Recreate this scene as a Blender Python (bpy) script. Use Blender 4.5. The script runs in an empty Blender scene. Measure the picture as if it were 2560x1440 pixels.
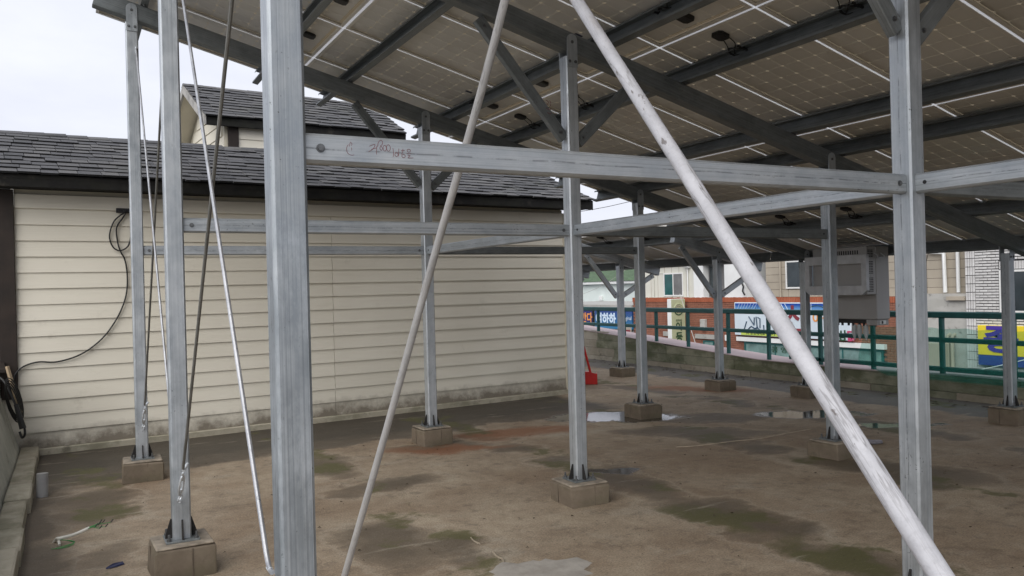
import bpy, math, random
from mathutils import Vector, Matrix
random.seed(7)
S = bpy.context.scene
COL = S.collection

# ------------------------------------------------------------------ camera
cam_d = bpy.data.cameras.new('camera'); cam = bpy.data.objects.new('camera', cam_d); COL.objects.link(cam)
cam_d.sensor_width = 36.0; cam_d.lens = 36.0 * 2036.2 / 2560.0
cam_d.clip_start = 0.05; cam_d.clip_end = 3000
_r = Vector((0.877046, -0.479716, -0.025736)); _u = Vector((0.0223904, -0.0126949, 0.9996687)); _f = Vector((0.479884, 0.877332, 0.000393))
cam.matrix_world = Matrix(((_r.x, _u.x, -_f.x, 0), (_r.y, _u.y, -_f.y, 0), (_r.z, _u.z, -_f.z, 1.6), (0, 0, 0, 1)))
S.camera = cam

# ------------------------------------------------------------------ world, sun, exposure
SUN_EL, SUN_AZ = math.radians(38), math.radians(232)      # azimuth measured from +Y towards +X
W = bpy.data.worlds.new('World'); S.world = W; W.use_nodes = True
nt = W.node_tree; nt.nodes.clear()
def wn(t, **k):
    n = nt.nodes.new(t)
    for a, b in k.items(): setattr(n, a, b)
    return n
sky = wn('ShaderNodeTexSky', sky_type='NISHITA'); sky.sun_disc = False; sky.sun_elevation = SUN_EL; sky.sun_rotation = SUN_AZ
sky.air_density = 1.0; sky.dust_density = 4.0
hs = wn('ShaderNodeHueSaturation'); hs.inputs['Saturation'].default_value = 0.15
tc = wn('ShaderNodeTexCoord'); mp = wn('ShaderNodeMapping'); mp.inputs['Scale'].default_value = (1.0, 1.0, 2.6)
nz = wn('ShaderNodeTexNoise'); nz.inputs['Scale'].default_value = 2.2; nz.inputs['Detail'].default_value = 7; nz.inputs['Roughness'].default_value = 0.55
cr = wn('ShaderNodeValToRGB'); cr.color_ramp.elements[0].position = 0.36; cr.color_ramp.elements[0].color = (5.4, 5.65, 6.55, 1); cr.color_ramp.elements[1].position = 0.66; cr.color_ramp.elements[1].color = (6.8, 7.0, 7.65, 1)
mx = wn('ShaderNodeMix', data_type='RGBA'); mx.inputs[0].default_value = 0.86
bg = wn('ShaderNodeBackground'); bg.inputs['Strength'].default_value = 0.10; wo = wn('ShaderNodeOutputWorld')
L = nt.links.new
L(sky.outputs[0], hs.inputs['Color']); L(tc.outputs['Generated'], mp.inputs['Vector']); L(mp.outputs[0], nz.inputs['Vector']); L(nz.outputs['Fac'], cr.inputs['Fac'])
L(hs.outputs[0], mx.inputs[6]); L(cr.outputs[0], mx.inputs[7]); L(mx.outputs[2], bg.inputs['Color']); L(bg.outputs[0], wo.inputs[0])

sd = bpy.data.lights.new('sun', 'SUN'); sd.energy = 1.5; sd.angle = math.radians(60); sd.color = (1.0, 0.96, 0.9)
so = bpy.data.objects.new('sun', sd); COL.objects.link(so)
_sv = Vector((math.sin(SUN_AZ) * math.cos(SUN_EL), math.cos(SUN_AZ) * math.cos(SUN_EL), math.sin(SUN_EL)))
so.rotation_euler = _sv.to_track_quat('Z', 'Y').to_euler()
S.view_settings.view_transform = 'Standard'; S.view_settings.look = 'None'
S.view_settings.exposure = 0.60; S.view_settings.gamma = 1.0
S.cycles.caustics_reflective = False; S.cycles.caustics_refractive = False; S.cycles.max_bounces = 5; S.cycles.diffuse_bounces = 3; S.cycles.glossy_bounces = 2; S.cycles.transparent_max_bounces = 12

# ------------------------------------------------------------------ helpers: materials
class NB:
    def __init__(s, name):
        s.m = bpy.data.materials.new(name); s.m.use_nodes = True; s.t = s.m.node_tree; s.t.nodes.clear()
        s.out = s.n('ShaderNodeOutputMaterial'); s.b = s.n('ShaderNodeBsdfPrincipled'); s.l(s.b.outputs[0], s.out.inputs[0])
        s.tc = s.n('ShaderNodeTexCoord')
    def n(s, t, **k):
        x = s.t.nodes.new(t)
        for a, b in k.items(): setattr(x, a, b)
        return x
    def l(s, a, b): s.t.links.new(a, b)
    def mapv(s, scale=(1, 1, 1), loc=(0, 0, 0), rot=(0, 0, 0), src=None):
        m = s.n('ShaderNodeMapping'); m.inputs['Scale'].default_value = scale; m.inputs['Location'].default_value = loc; m.inputs['Rotation'].default_value = rot
        s.l(src or s.tc.outputs['Object'], m.inputs['Vector']); return m.outputs[0]
    def noise(s, scale=5, detail=4, rough=.55, vec=None, dist=0):
        x = s.n('ShaderNodeTexNoise'); x.inputs['Scale'].default_value = scale; x.inputs['Detail'].default_value = detail; x.inputs['Roughness'].default_value = rough; x.inputs['Distortion'].default_value = dist
        s.l(vec or s.tc.outputs['Object'], x.inputs['Vector']); return x.outputs['Fac']
    def ramp(s, fac, *stops):
        r = s.n('ShaderNodeValToRGB'); e = r.color_ramp.elements
        while len(e) < len(stops): e.new(0.5)
        for i, (p, c) in enumerate(stops):
            e[i].position = p; c = (c, c, c) if isinstance(c, (int, float)) else c; e[i].color = (c[0], c[1], c[2], 1)
        s.l(fac, r.inputs['Fac']); return r.outputs['Color']
    def mix(s, fac, a, b, mode='MIX'):
        x = s.n('ShaderNodeMix', data_type='RGBA', blend_type=mode)
        for sock, v in ((x.inputs[0], fac), (x.inputs[6], a), (x.inputs[7], b)):
            if isinstance(v, (int, float)): sock.default_value = v
            elif isinstance(v, tuple): sock.default_value = (v[0], v[1], v[2], 1)
            else: s.l(v, sock)
        return x.outputs[2]
    def math(s, op, a, b=0.0, clamp=False):
        x = s.n('ShaderNodeMath', operation=op, use_clamp=clamp)
        for sock, v in ((x.inputs[0], a), (x.inputs[1], b)):
            if isinstance(v, (int, float)): sock.default_value = v
            else: s.l(v, sock)
        return x.outputs[0]
    def rand(s):
        return s.n('ShaderNodeObjectInfo').outputs['Random']
    def bump(s, h, strength=.2, dist=.01):
        b = s.n('ShaderNodeBump'); b.inputs['Strength'].default_value = strength; b.inputs['Distance'].default_value = dist
        s.l(h, b.inputs['Height']); s.l(b.outputs[0], s.b.inputs['Normal'])
    def set(s, col=None, rough=None, metal=None, spec=None):
        for k, v in (('Base Color', col), ('Roughness', rough), ('Metallic', metal), ('Specular IOR Level', spec)):
            if v is None: continue
            if isinstance(v, (int, float)): s.b.inputs[k].default_value = v
            elif isinstance(v, tuple): s.b.inputs[k].default_value = (v[0], v[1], v[2], 1)
            else: s.l(v, s.b.inputs[k])
        return s.m

def plain(name, col, rough=.6, metal=0, var=.18, scale=6, bump=.05):
    b = NB(name); f = b.noise(scale, 5)
    lo = tuple(c * (1 - var) for c in col); hi = tuple(min(1, c * (1 + var)) for c in col)
    c = b.ramp(f, (.3, lo), (.7, hi))
    if bump: b.bump(b.noise(scale * 8, 3), bump, .004)
    return b.set(c, rough, metal)

def steel(name, lo, hi, streak=1.0, rough=.42, metal=.55):
    b = NB(name)
    off = b.n('ShaderNodeCombineXYZ'); b.l(b.math('MULTIPLY', b.rand(), 3.1), off.inputs[0]); b.l(b.math('MULTIPLY', b.rand(), 5.3), off.inputs[1]); b.l(b.math('MULTIPLY', b.rand(), 37.0), off.inputs[2])
    va = b.n('ShaderNodeVectorMath', operation='ADD'); b.l(b.tc.outputs['Object'], va.inputs[0]); b.l(off.outputs[0], va.inputs[1]); OB = va.outputs[0]
    _mv = b.mapv; b.mapv = lambda scale=(1, 1, 1), loc=(0, 0, 0), rot=(0, 0, 0), src=None: _mv(scale, loc, rot, src or OB)
    st = b.noise(1.0, 4, .65, b.mapv((85, 85, .35)))
    fine = b.noise(1.0, 3, .6, b.mapv((300, 300, 1.4)))
    mot = b.noise(13, 7, .68, b.mapv((1, 1, .55)))
    blot = b.noise(2.0, 4, .55, b.mapv((1, 1, .45)))
    f = b.math('ADD', b.math('MULTIPLY', st, .55 * streak), b.math('MULTIPLY', mot, 1 - .55 * streak))
    f = b.math('ADD', b.math('MULTIPLY', f, .68), b.math('MULTIPLY', blot, .32))
    f = b.math('ADD', f, b.math('MULTIPLY', b.math('SUBTRACT', b.rand(), .5), .10))
    c = b.ramp(f, (.38, lo), (.62, hi))
    wh = b.ramp(b.noise(6.5, 8, .75, b.mapv((1, 1, .4), (4, 2, 1))), (.54, 0), (.68, .36)); c = b.mix(wh, c, tuple(min(.85, h * 1.22) for h in hi))
    gr = b.ramp(b.noise(1, 3, .6, b.mapv((130, 130, .22))), (.58, 0), (.65, .42 * streak)); c = b.mix(gr, c, tuple(v * .55 for v in lo))
    # wiggly weld seam along the middle of the faces, broken into dashes
    sx = b.n('ShaderNodeSeparateXYZ'); b.l(b.tc.outputs['Object'], sx.inputs[0])
    yy = b.math('ABSOLUTE', b.math('ADD', sx.outputs['Y'], b.math('MULTIPLY', b.math('SUBTRACT', b.noise(3, 2, .5, b.mapv((0, 0, 1))), .5), .02)))
    seam = b.math('MULTIPLY', b.ramp(yy, (.0006, 1), (.0022, 0)), b.ramp(b.noise(9, 4, .7, b.mapv((0, 0, 1), (3, 3, 3))), (.44, 0), (.54, .8 * streak))); c = b.mix(seam, c, (.06, .062, .065))
    spk = b.noise(95, 3, .55, b.mapv((1, 1, .7))); c = b.mix(b.math('MULTIPLY', b.ramp(spk, (.66, 0), (.70, .8)), b.ramp(b.noise(4, 3, .5, b.mapv((1, 1, .6), (9, 1, 4))), (.5, 0), (.6, 1))), c, (.07, .07, .06))
    b.bump(b.math('ADD', fine, b.math('ADD', b.math('MULTIPLY', mot, .8), b.math('MULTIPLY', st, 1.2))), .22, .003)
    r = b.ramp(mot, (.3, rough - .12), (.7, rough + .18))
    return b.set(c, r, metal)

M = {}
M['galv'] = steel('galvanised_steel', (.29, .32, .345), (.53, .56, .585), .8)
M['galv_shade'] = steel('galvanised_steel_shaded', (.115, .13, .135), (.25, .268, .272), .7, .5, .4)  # same steel as galv, with the shade under the panels put into its colour
M['rod'] = steel('tie_rod_steel', (.33, .34, .36), (.58, .59, .61), .3, .35, .6)
M['roddark'] = steel('weathered_rod', (.12, .12, .11), (.22, .215, .2), .3, .55, .3)
M['zinc'] = plain('zinc_plated', (.66, .70, .74), .4, .3, .15, 30)
M['bolt'] = plain('bolt_grey', (.14, .145, .15), .45, .6, .3, 60)
M['black'] = plain('black_plastic', (.014, .014, .015), .5, 0, .3, 40)
M['cable'] = plain('cable_rubber', (.012, .012, .012), .6, 0, .2, 60, 0)
M['soot'] = plain('burnt_weld_steel', (.022, .02, .019), .8, .1, .5, 40)
def pipe_mat(name, lo, hi, chips):
    b = NB(name)
    f = b.noise(7, 7, .65); c = b.ramp(f, (.3, lo), (.7, hi))
    lng = b.noise(1, 5, .6, b.mapv((22, 22, 1.6), (3, 1, 0)))
    crk = b.ramp(b.math('ABSOLUTE', b.math('SUBTRACT', lng, .5), 0), (.0, chips), (.02, 0))
    msk = b.ramp(b.noise(1.3, 2, .5), (.48, 0), (.58, 1)); c = b.mix(b.math('MULTIPLY', crk, msk), c, (.10, .09, .085))
    ch = b.ramp(b.noise(26, 4, .6, b.mapv((1, 1, .5))), (.675, 0), (.70, chips)); c = b.mix(ch, c, (.13, .11, .10))
    ru = b.ramp(b.noise(3.1, 3, .5, b.mapv((1, 1, .5), (7, 3, 2))), (.66, 0), (.72, .5)); c = b.mix(ru, c, (.38, .27, .18))
    c = b.mix(b.ramp(b.noise(60, 5, .7), (.52, 0), (.68, .35)), c, (.33, .33, .35))
    b.bump(b.noise(30, 7, .7), .5, .006)
    return b.set(c, .5, 0.0, .35)
M['pipe'] = pipe_mat('silver_painted_pipe', (.44, .44, .465), (.60, .60, .63), .8)
M['pipe2'] = pipe_mat('grey_pipe', (.36, .355, .35), (.46, .45, .44), .5)

def brickish(name, lo, hi, rough=.85, moss=0, sc=5):
    b = NB(name)
    f = b.math('ADD', b.math('MULTIPLY', b.noise(sc, 7, .65), .75), b.math('MULTIPLY', b.rand(), .25))
    c = b.ramp(f, (.3, lo), (.68, hi))
    if moss:
        g = b.ramp(b.noise(2.6, 6, .65, b.mapv((1, .6, 1.6))), (.46, 0), (.6, moss)); c = b.mix(g, c, (.075, .088, .038))
        d = b.ramp(b.noise(5, 6, .7), (.58, 0), (.70, .55)); c = b.mix(d, c, (.06, .055, .045))
    b.bump(b.noise(40, 6, .65), .35, .006)
    return b.set(c, rough, 0, .2)
M['foot'] = brickish('footing_concrete', (.125, .10, .074), (.215, .175, .132), .92, .22, 7)
M['curb'] = brickish('curb_concrete', (.28, .25, .19), (.48, .44, .35), .9, .4, 4)
M['footjoint'] = plain('footing_joint', (.12, .095, .07), .9, 0, .3, 20)
M['mossblock'] = brickish('mossy_block', (.17, .175, .125), (.33, .32, .235), .92, .6, 4)
M['paleblock'] = brickish('pale_block', (.30, .26, .20), (.42, .38, .31), .92, .25, 4)

def siding():
    b = NB('cream_siding')
    gr = b.noise(1, 5, .6, b.mapv((1.6, 30, 30)), .6)
    wav = b.n('ShaderNodeTexWave', wave_type='RINGS'); wav.inputs['Scale'].default_value = 2.2; wav.inputs['Distortion'].default_value = 7; wav.inputs['Detail'].default_value = 2
    b.l(b.mapv((.9, 5, 9)), wav.inputs['Vector'])
    big = b.noise(.7, 4, .5)
    f = b.math('ADD', b.math('MULTIPLY', big, .93), b.math('MULTIPLY', b.rand(), .07))
    c = b.ramp(f, (.3, (.68, .64, .54)), (.7, (.78, .74, .635)))
    c = b.mix(b.ramp(gr, (.5, 0), (.75, .12)), c, (.47, .43, .34))
    # mildew that crept up from the wet floor, in patches of its own shape
    geo = b.n('ShaderNodeNewGeometry'); sx = b.n('ShaderNodeSeparateXYZ'); b.l(geo.outputs['Position'], sx.inputs[0])
    zz = b.math('SUBTRACT', 1.0, b.math('MULTIPLY', sx.outputs['Z'], 2.1), True)
    n1 = b.noise(1.7, 7, .68, geo.outputs['Position']); n2 = b.noise(7, 6, .7, geo.outputs['Position'])
    mk = b.math('MULTIPLY', b.math('ADD', b.math('MULTIPLY', n1, .6), b.math('MULTIPLY', n2, .45)), zz)
    c = b.mix(b.ramp(mk, (.22, 0), (.42, .88)), c, (.14, .115, .085))
    c = b.mix(b.ramp(b.noise(3.2, 7, .7, geo.outputs['Position']), (.62, 0), (.8, .35)), c, (.28, .25, .19))
    b.bump(b.math('ADD', b.math('MULTIPLY', wav.outputs['Fac'], .5), gr), .16, .004)
    return b.set(c, .72, 0, .3)
M['siding'] = siding()
def shingle(many=False):
    b = NB('slate_shingle_many' if many else 'slate_shingle')
    r = b.n('ShaderNodeNewGeometry').outputs['Random Per Island'] if many else b.rand(); f = b.math('ADD', b.math('MULTIPLY', r, .55), b.math('MULTIPLY', b.noise(3, 6, .65), .45))
    c = b.ramp(f, (.2, (.075, .076, .081)), (.5, (.105, .105, .110)), (.85, (.14, .138, .136)))
    c = b.mix(b.ramp(b.noise(160, 2, .5), (.5, 0), (.75, .35)), c, (.2, .2, .2))
    geo = b.n('ShaderNodeNewGeometry'); c = b.mix(b.ramp(b.noise(1.4, 6, .7, geo.outputs['Position']), (.56, 0), (.75, .45)), c, (.055, .06, .04))
    b.bump(b.noise(120, 4, .7), .5, .004)
    return b.set(c, .9, 0, .25)
M['shingle'] = shingle(); M['shinglemany'] = shingle(True)
M['fascia'] = brickish('dark_fascia', (.008, .008, .008), (.022, .021, .02), .8, .06, 8)
M['brownwood'] = plain('dark_brown_timber', (.022, .014, .010), .7, 0, .4, 5, .2)
M['cream'] = plain('cream_paint', (.56, .52, .42), .7, 0, .06, 3)
M['greenrail'] = plain('green_rail_paint', (.016, .105, .10), .40, .05, .2, 8)
M['alu'] = plain('panel_frame_aluminium', (.72, .70, .66), .45, .15, .06, 5, 0)
M['invgrey'] = plain('inverter_enclosure', (.36, .352, .345), .45, .05, .06, 2, .02)
M['invlight'] = plain('bracket_galvanised', (.50, .51, .53), .45, .2, .14, 9)
M['red'] = plain('red_plastic', (.55, .015, .012), .35, 0, .12, 5, 0)
M['pvc'] = plain('white_pvc', (.62, .61, .55), .4, 0, .1, 8)
M['greywire'] = plain('green_wire', (.05, .24, .07), .5, 0, .15, 20, 0)
M['wood'] = plain('weathered_wood', (.38, .29, .19), .8, 0, .25, 12, .2)
M['mortar'] = plain('light_mortar', (.31, .26, .195), .9, 0, .25, 14, .3)
M['blue'] = plain('navy_plastic', (.02, .025, .07), .5, 0, .3, 12)
M['white'] = plain('white_render', (.74, .75, .74), .75, 0, .07, 2)
M['glass'] = plain('window_glass', (.03, .04, .045), .06, 0, .3, 2, 0)
M['glassg'] = plain('green_glass', (.015, .09, .085), .08, 0, .3, 2, 0)
M['shopglass'] = plain('shop_window_film', (.17, .27, .255), .15, 0, .35, 2.5, 0)
M['curtain'] = plain('grey_blind', (.16, .16, .16), .8, 0, .2, 3)
M['winframe'] = plain('white_window_frame', (.72, .72, .70), .5, 0, .06, 4)
M['beige'] = plain('beige_panel', (.37, .325, .26), .75, 0, .12, 1.2)
M['creampanel'] = plain('cream_panel', (.62, .61, .54), .75, 0, .06, 1)
M['conc'] = brickish('grey_concrete', (.36, .35, .33), (.48, .47, .44), .9, .12, 1.5)
M['redbrick'] = brickish('red_brick', (.23, .098, .066), (.36, .165, .11), .85, 0, 3)
M['redsoldier'] = brickish('red_soldier_brick', (.32, .095, .05), (.44, .145, .08), .85, 0, 3)
M['redmortar'] = plain('brick_mortar', (.13, .075, .06), .9, 0, .2, 3)
M['whitebrick'] = brickish('white_brick', (.50, .49, .48), (.68, .67, .66), .6, 0, 3)
M['darkmortar'] = plain('dark_mortar', (.018, .018, .02), .95, 0, .2, 4)
M['greenroof'] = plain('green_roof_shingle', (.075, .125, .065), .85, 0, .25, 3, .2)
M['mint'] = plain('mint_white_wall', (.70, .77, .74), .7, 0, .05, 1)
M['pink'] = plain('pink_waterproof_paint', (.50, .40, .40), .75, 0, .12, 1.5)
M['street'] = plain('asphalt', (.055, .055, .055), .9, 0, .25, 1)
M['hill'] = plain('hazy_hill', (.30, .36, .40), 1, 0, .15, .02, 0)  # distance haze put into the colour as pale blue-grey
M['bluecol'] = plain('sky_blue_roof', (.10, .38, .62), .5, 0, .1, 2)
M['navy'] = plain('navy_sign', (.018, .02, .14), .4, 0, .1, 2, 0)
M['orange'] = plain('orange_letter', (.75, .30, .07), .5, 0, .05, 2, 0)
M['paleblue'] = plain('pale_blue_letter', (.62, .75, .88), .5, 0, .05, 2, 0)
M['yellow'] = plain('yellow_sign', (.80, .62, .03), .45, 0, .05, 2, 0)
M['signblue'] = plain('blue_sign_band', (.025, .045, .25), .45, 0, .08, 2, 0)
M['purple'] = plain('indigo_letter', (.06, .03, .30), .5, 0, .05, 2, 0)
M['signwhite'] = plain('sign_face_white', (.60, .68, .74), .45, 0, .04, 2, 0)
M['signgreen'] = plain('sign_face_green', (.46, .49, .31), .5, 0, .12, 2, 0)
M['darkgreen'] = plain('dark_green_letter', (.02, .07, .03), .5, 0, .1, 2, 0)
M['maroon'] = plain('maroon_letter', (.22, .03, .04), .5, 0, .1, 2, 0)
M['magenta'] = plain('magenta_letter', (.50, .06, .15), .5, 0, .1, 2, 0)
M['lime'] = plain('lime_label', (.50, .60, .10), .5, 0, .05, 2, 0)
M['ink'] = plain('ink_blue', (.03, .07, .12), .5, 0, .1, 2, 0)
M['marker'] = plain('red_marker', (.16, .03, .035), .5, 0, .1, 9, 0)
M['rubber'] = plain('rag_grey', (.25, .24, .27), .85, 0, .4, 20, .3)

def signsky(name, top, bot, z0, z1):
    b = NB(name); sx = b.n('ShaderNodeSeparateXYZ'); b.l(b.tc.outputs['Object'], sx.inputs[0])
    f = b.math('DIVIDE', b.math('SUBTRACT', sx.outputs['Z'], z0), z1 - z0, True)
    return b.set(b.ramp(f, (0, bot), (1, top)), .42)
M['signsky'] = signsky('sign_blue_print', (.0, .05, .32), (.22, .50, .78), .02, .24)
M['bansea'] = signsky('banner_blue_print', (.02, .06, .22), (.03, .19, .36), 0, .7)

def net():
    b = NB('green_mesh_sheet')
    b.b.inputs['Base Color'].default_value = (.03, .30, .24, 1); b.b.inputs['Roughness'].default_value = .5
    tr = b.n('ShaderNodeBsdfTransparent'); tr.inputs[0].default_value = (.72, .92, .86, 1); ms = b.n('ShaderNodeMixShader')
    w = b.noise(1.2, 3, .5); b.l(b.ramp(w, (.3, .66), (.7, .84)), ms.inputs[0]); b.l(b.b.outputs[0], ms.inputs[1]); b.l(tr.outputs[0], ms.inputs[2]); b.l(ms.outputs[0], b.out.inputs[0])
    return b.m
M['net'] = net()

def cellmat():
    b = NB('solar_cell_rear')
    f = b.math('ADD', b.math('MULTIPLY', b.noise(.9, 4, .55), .8), b.math('MULTIPLY', b.rand(), .2))
    c = b.ramp(f, (.3, (.60, .59, .56)), (.7, (.74, .73, .70)))
    d = b.ramp(b.noise(2.0, 6, .7, b.mapv((.5, 3, 1))), (.58, 0), (.75, .35)); c = b.mix(d, c, (.5, .48, .44))
    b.b.inputs['Coat Weight'].default_value = .35; b.b.inputs['Coat Roughness'].default_value = .16
    return b.set(c, .5, 0, .5)
M['cell'] = cellmat()
def backsheet():
    b = NB('translucent_backsheet')
    b.b.inputs['Base Color'].default_value = (.42, .35, .25, 1); b.b.inputs['Roughness'].default_value = .3
    t = b.n('ShaderNodeBsdfTranslucent'); t.inputs[0].default_value = (.80, .74, .62, 1); ms = b.n('ShaderNodeMixShader'); ms.inputs[0].default_value = .42
    b.l(b.b.outputs[0], ms.inputs[1]); b.l(t.outputs[0], ms.inputs[2]); b.l(ms.outputs[0], b.out.inputs[0])
    return b.m
M['back'] = backsheet()
def gap_strip_mat():
    b = NB('translucent_gap_light_strip'); t = b.n('ShaderNodeBsdfTranslucent'); t.inputs[0].default_value = (.93, .94, .95, 1); ms = b.n('ShaderNodeMixShader'); ms.inputs[0].default_value = .75
    b.b.inputs['Base Color'].default_value = (.85, .85, .85, 1); b.l(b.b.outputs[0], ms.inputs[1]); b.l(t.outputs[0], ms.inputs[2]); b.l(ms.outputs[0], b.out.inputs[0]); return b.m
M['gap_strip'] = gap_strip_mat()  # strips added between the panels so the gaps show as bright lines
M['busbar'] = plain('tan_busbar', (.50, .40, .26), .4, 0, .1, 5, 0)

# ------------------------------------------------------------------ helpers: geometry
class MB:
    def __init__(s): s.v = []; s.f = []
    def add(s, vs, fs):
        k = len(s.v); s.v += [tuple(v) for v in vs]; s.f += [tuple(i + k for i in f) for f in fs]; return s
    def box(s, x0, x1, y0, y1, z0, z1):
        return s.add([(x0, y0, z0), (x1, y0, z0), (x1, y1, z0), (x0, y1, z0), (x0, y0, z1), (x1, y0, z1), (x1, y1, z1), (x0, y1, z1)],
                     [(0, 3, 2, 1), (4, 5, 6, 7), (0, 1, 5, 4), (1, 2, 6, 5), (2, 3, 7, 6), (3, 0, 4, 7)])
    def cbox(s, x0, x1, y0, y1, z0, z1, b=.004):
        # box with chamfered edges on all sides
        if min(x1 - x0, y1 - y0, z1 - z0) < 2.2 * b: b = min(x1 - x0, y1 - y0, z1 - z0) / 2.5
        rings = []
        for z, i in ((z0, b), (z0 + b, 0), (z1 - b, 0), (z1, b)):
            p = []
            for (cx, cy, sx, sy) in ((x0, y0, 1, 1), (x1, y0, -1, 1), (x1, y1, -1, -1), (x0, y1, 1, -1)):
                a = (cx + sx * i + (sx * b if True else 0), cy + sy * i); c = (cx + sx * i, cy + sy * i + sy * b)
                p += [c, a] if (sx * sy) > 0 else [a, c]
            rings.append([(x, y, z) for x, y in p])
        vs = sum(rings, []); n = 8; fs = [tuple(reversed(range(n))), tuple(range(3 * n, 4 * n))]
        for k in range(3):
            for i in range(n): fs.append((k * n + i, k * n + (i + 1) % n, (k + 1) * n + (i + 1) % n, (k + 1) * n + i))
        return s.add(vs, fs)
    def extr(s, prof, z0, z1, caps=True):
        n = len(prof); vs = [(x, y, z0) for x, y in prof] + [(x, y, z1) for x, y in prof]
        fs = [(i, (i + 1) % n, n + (i + 1) % n, n + i) for i in range(n)]
        if caps: fs += [tuple(reversed(range(n))), tuple(range(n, 2 * n))]
        return s.add(vs, fs)
    def prism(s, pts, d):
        # planar polygon extruded by vector d
        n = len(pts); d = Vector(d); vs = [Vector(p) for p in pts] + [Vector(p) + d for p in pts]
        return s.add(vs, [tuple(range(n)), tuple(reversed(range(n, 2 * n)))] + [(i, n + i, n + (i + 1) % n, (i + 1) % n) for i in range(n)])
    def tube(s, path, r, n=8, closed=False):
        P = [Vector(p) for p in path]; m = len(P); rs = r if isinstance(r, (list, tuple)) else [r] * m
        up = None; rings = []
        for i in range(m):
            t = (P[(i + 1) % m] - P[i - 1]) if (closed or 0 < i < m - 1) else (P[1] - P[0] if i == 0 else P[-1] - P[-2])
            t.normalize()
            if up is None: up = Vector((0, 0, 1)) if abs(t.z) < .9 else Vector((1, 0, 0))
            a = t.cross(up)
            if a.length < 1e-6: a = t.cross(Vector((0, 1, 0)))
            a.normalize(); up = a.cross(t).normalized()
            rings.append([P[i] + (a * math.cos(2 * math.pi * k / n) + up * math.sin(2 * math.pi * k / n)) * rs[i] for k in range(n)])
        vs = sum(rings, []); fs = []
        for i in range(m if closed else m - 1):
            j = (i + 1) % m
            for k in range(n): fs.append((i * n + k, i * n + (k + 1) % n, j * n + (k + 1) % n, j * n + k))
        if not closed: fs += [tuple(reversed(range(n))), tuple(range((m - 1) * n, m * n))]
        return s.add(vs, fs)
    def cyl(s, p0, p1, r, n=12): return s.tube([p0, p1], r, n)
    def mesh(s, name, mat, smooth=True, ang=.6):
        m = bpy.data.meshes.new(name); m.from_pydata(s.v, [], s.f); m.update()
        for x in (mat if isinstance(mat, list) else [mat]): m.materials.append(x)
        if smooth and len(m.polygons):
            m.polygons.foreach_set('use_smooth', [True] * len(m.polygons)); m.set_sharp_from_angle(angle=ang)
        return m
    def build(s, name, mat, parent=None, **k):
        return link(name, s.mesh(name, mat, **k), parent)
def link(name, data, parent=None, mw=None):
    o = bpy.data.objects.new(name, data); COL.objects.link(o)
    if mw is not None: o.matrix_world = mw
    if parent: o.parent = parent
    return o
def tag(o, label=None, cat=None, group=None, kind=None):
    for k, v in (('label', label), ('category', cat), ('group', group), ('kind', kind)):
        if v: o[k] = v
    return o
def empty(name, loc=(0, 0, 0), rz=0):
    o = bpy.data.objects.new(name, None); COL.objects.link(o); o.location = loc; o.rotation_euler = (0, 0, rz); o.empty_display_size = .1
    return o
def rrect(w, h, r=.008, n=2):
    p = []
    for cx, cy, a0 in ((w / 2 - r, h / 2 - r, 0), (-w / 2 + r, h / 2 - r, 90), (-w / 2 + r, -h / 2 + r, 180), (w / 2 - r, -h / 2 + r, 270)):
        for k in range(n):
            a = math.radians(a0 + 90 * k / (n - 1)); p.append((cx + r * math.cos(a), cy + r * math.sin(a)))
    return p
def cprof(h, w, lip=.02, t=.003):
    # C section: web on the +x side, open towards -x ; x in [-w/2,w/2], y in [-h/2,h/2]
    return [(-w/2, -h/2), (w/2, -h/2), (w/2, h/2), (-w/2, h/2), (-w/2, h/2 - lip), (-w/2 + t, h/2 - lip), (-w/2 + t, h/2 - t), (w/2 - t, h/2 - t),
            (w/2 - t, -h/2 + t), (-w/2 + t, -h/2 + t), (-w/2 + t, -h/2 + lip), (-w/2, -h/2 + lip)]
def frame_mat(p0, p1, yref):
    z = (Vector(p1) - Vector(p0)); ln = z.length; z.normalize(); y = Vector(yref); y = (y - z * y.dot(z)).normalized(); x = y.cross(z)
    return Matrix(((x.x, y.x, z.x, p0[0]), (x.y, y.y, z.y, p0[1]), (x.z, y.z, z.z, p0[2]), (0, 0, 0, 1))), ln
def member(name, p0, p1, prof, mat, yref=(0, 0, 1), parent=None):
    mw, ln = frame_mat(p0, p1, yref)
    return link(name, MB().extr(prof, 0, ln).mesh(name, mat), parent, mw)
def hexbolt(mb, c, axis, r=.012, h=.010):
    c = Vector(c); a = Vector(axis).normalized()
    mb.tube([c, c + a * h], r, 6); mb.tube([c, c + a * .003], r * 1.35, 12)
    return mb
def textmesh(name, body, size, loc, rot, mat, parent=None, ext=.01, align='CENTER', sx=1.0, bold=0.0):
    cu = bpy.data.curves.new(name, 'FONT'); cu.body = body; cu.size = size; cu.extrude = ext; cu.align_x = align; cu.align_y = 'CENTER'; cu.resolution_u = 3; cu.offset = bold
    o = bpy.data.objects.new(name, cu); COL.objects.link(o)
    dg = bpy.context.evaluated_depsgraph_get(); me = bpy.data.meshes.new_from_object(o.evaluated_get(dg)); me.name = name
    bpy.data.objects.remove(o); bpy.data.curves.remove(cu); me.materials.clear(); me.materials.append(mat)
    t = link(name, me, parent); t.location = loc; t.rotation_euler = rot; t.scale = (sx, 1, 1)
    return t
def smoothpath(pts, n=6):
    P = [Vector(p) for p in pts]; out = []
    for i in range(len(P) - 1):
        a, b, c, d = P[max(i - 1, 0)], P[i], P[i + 1], P[min(i + 2, len(P) - 1)]
        for k in range(n):
            t = k / n; out.append(.5 * ((2 * b) + (c - a) * t + (2 * a - 5 * b + 4 * c - d) * t * t + (3 * b - a - 3 * c + d) * t ** 3))
    return out + [P[-1]]

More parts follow.
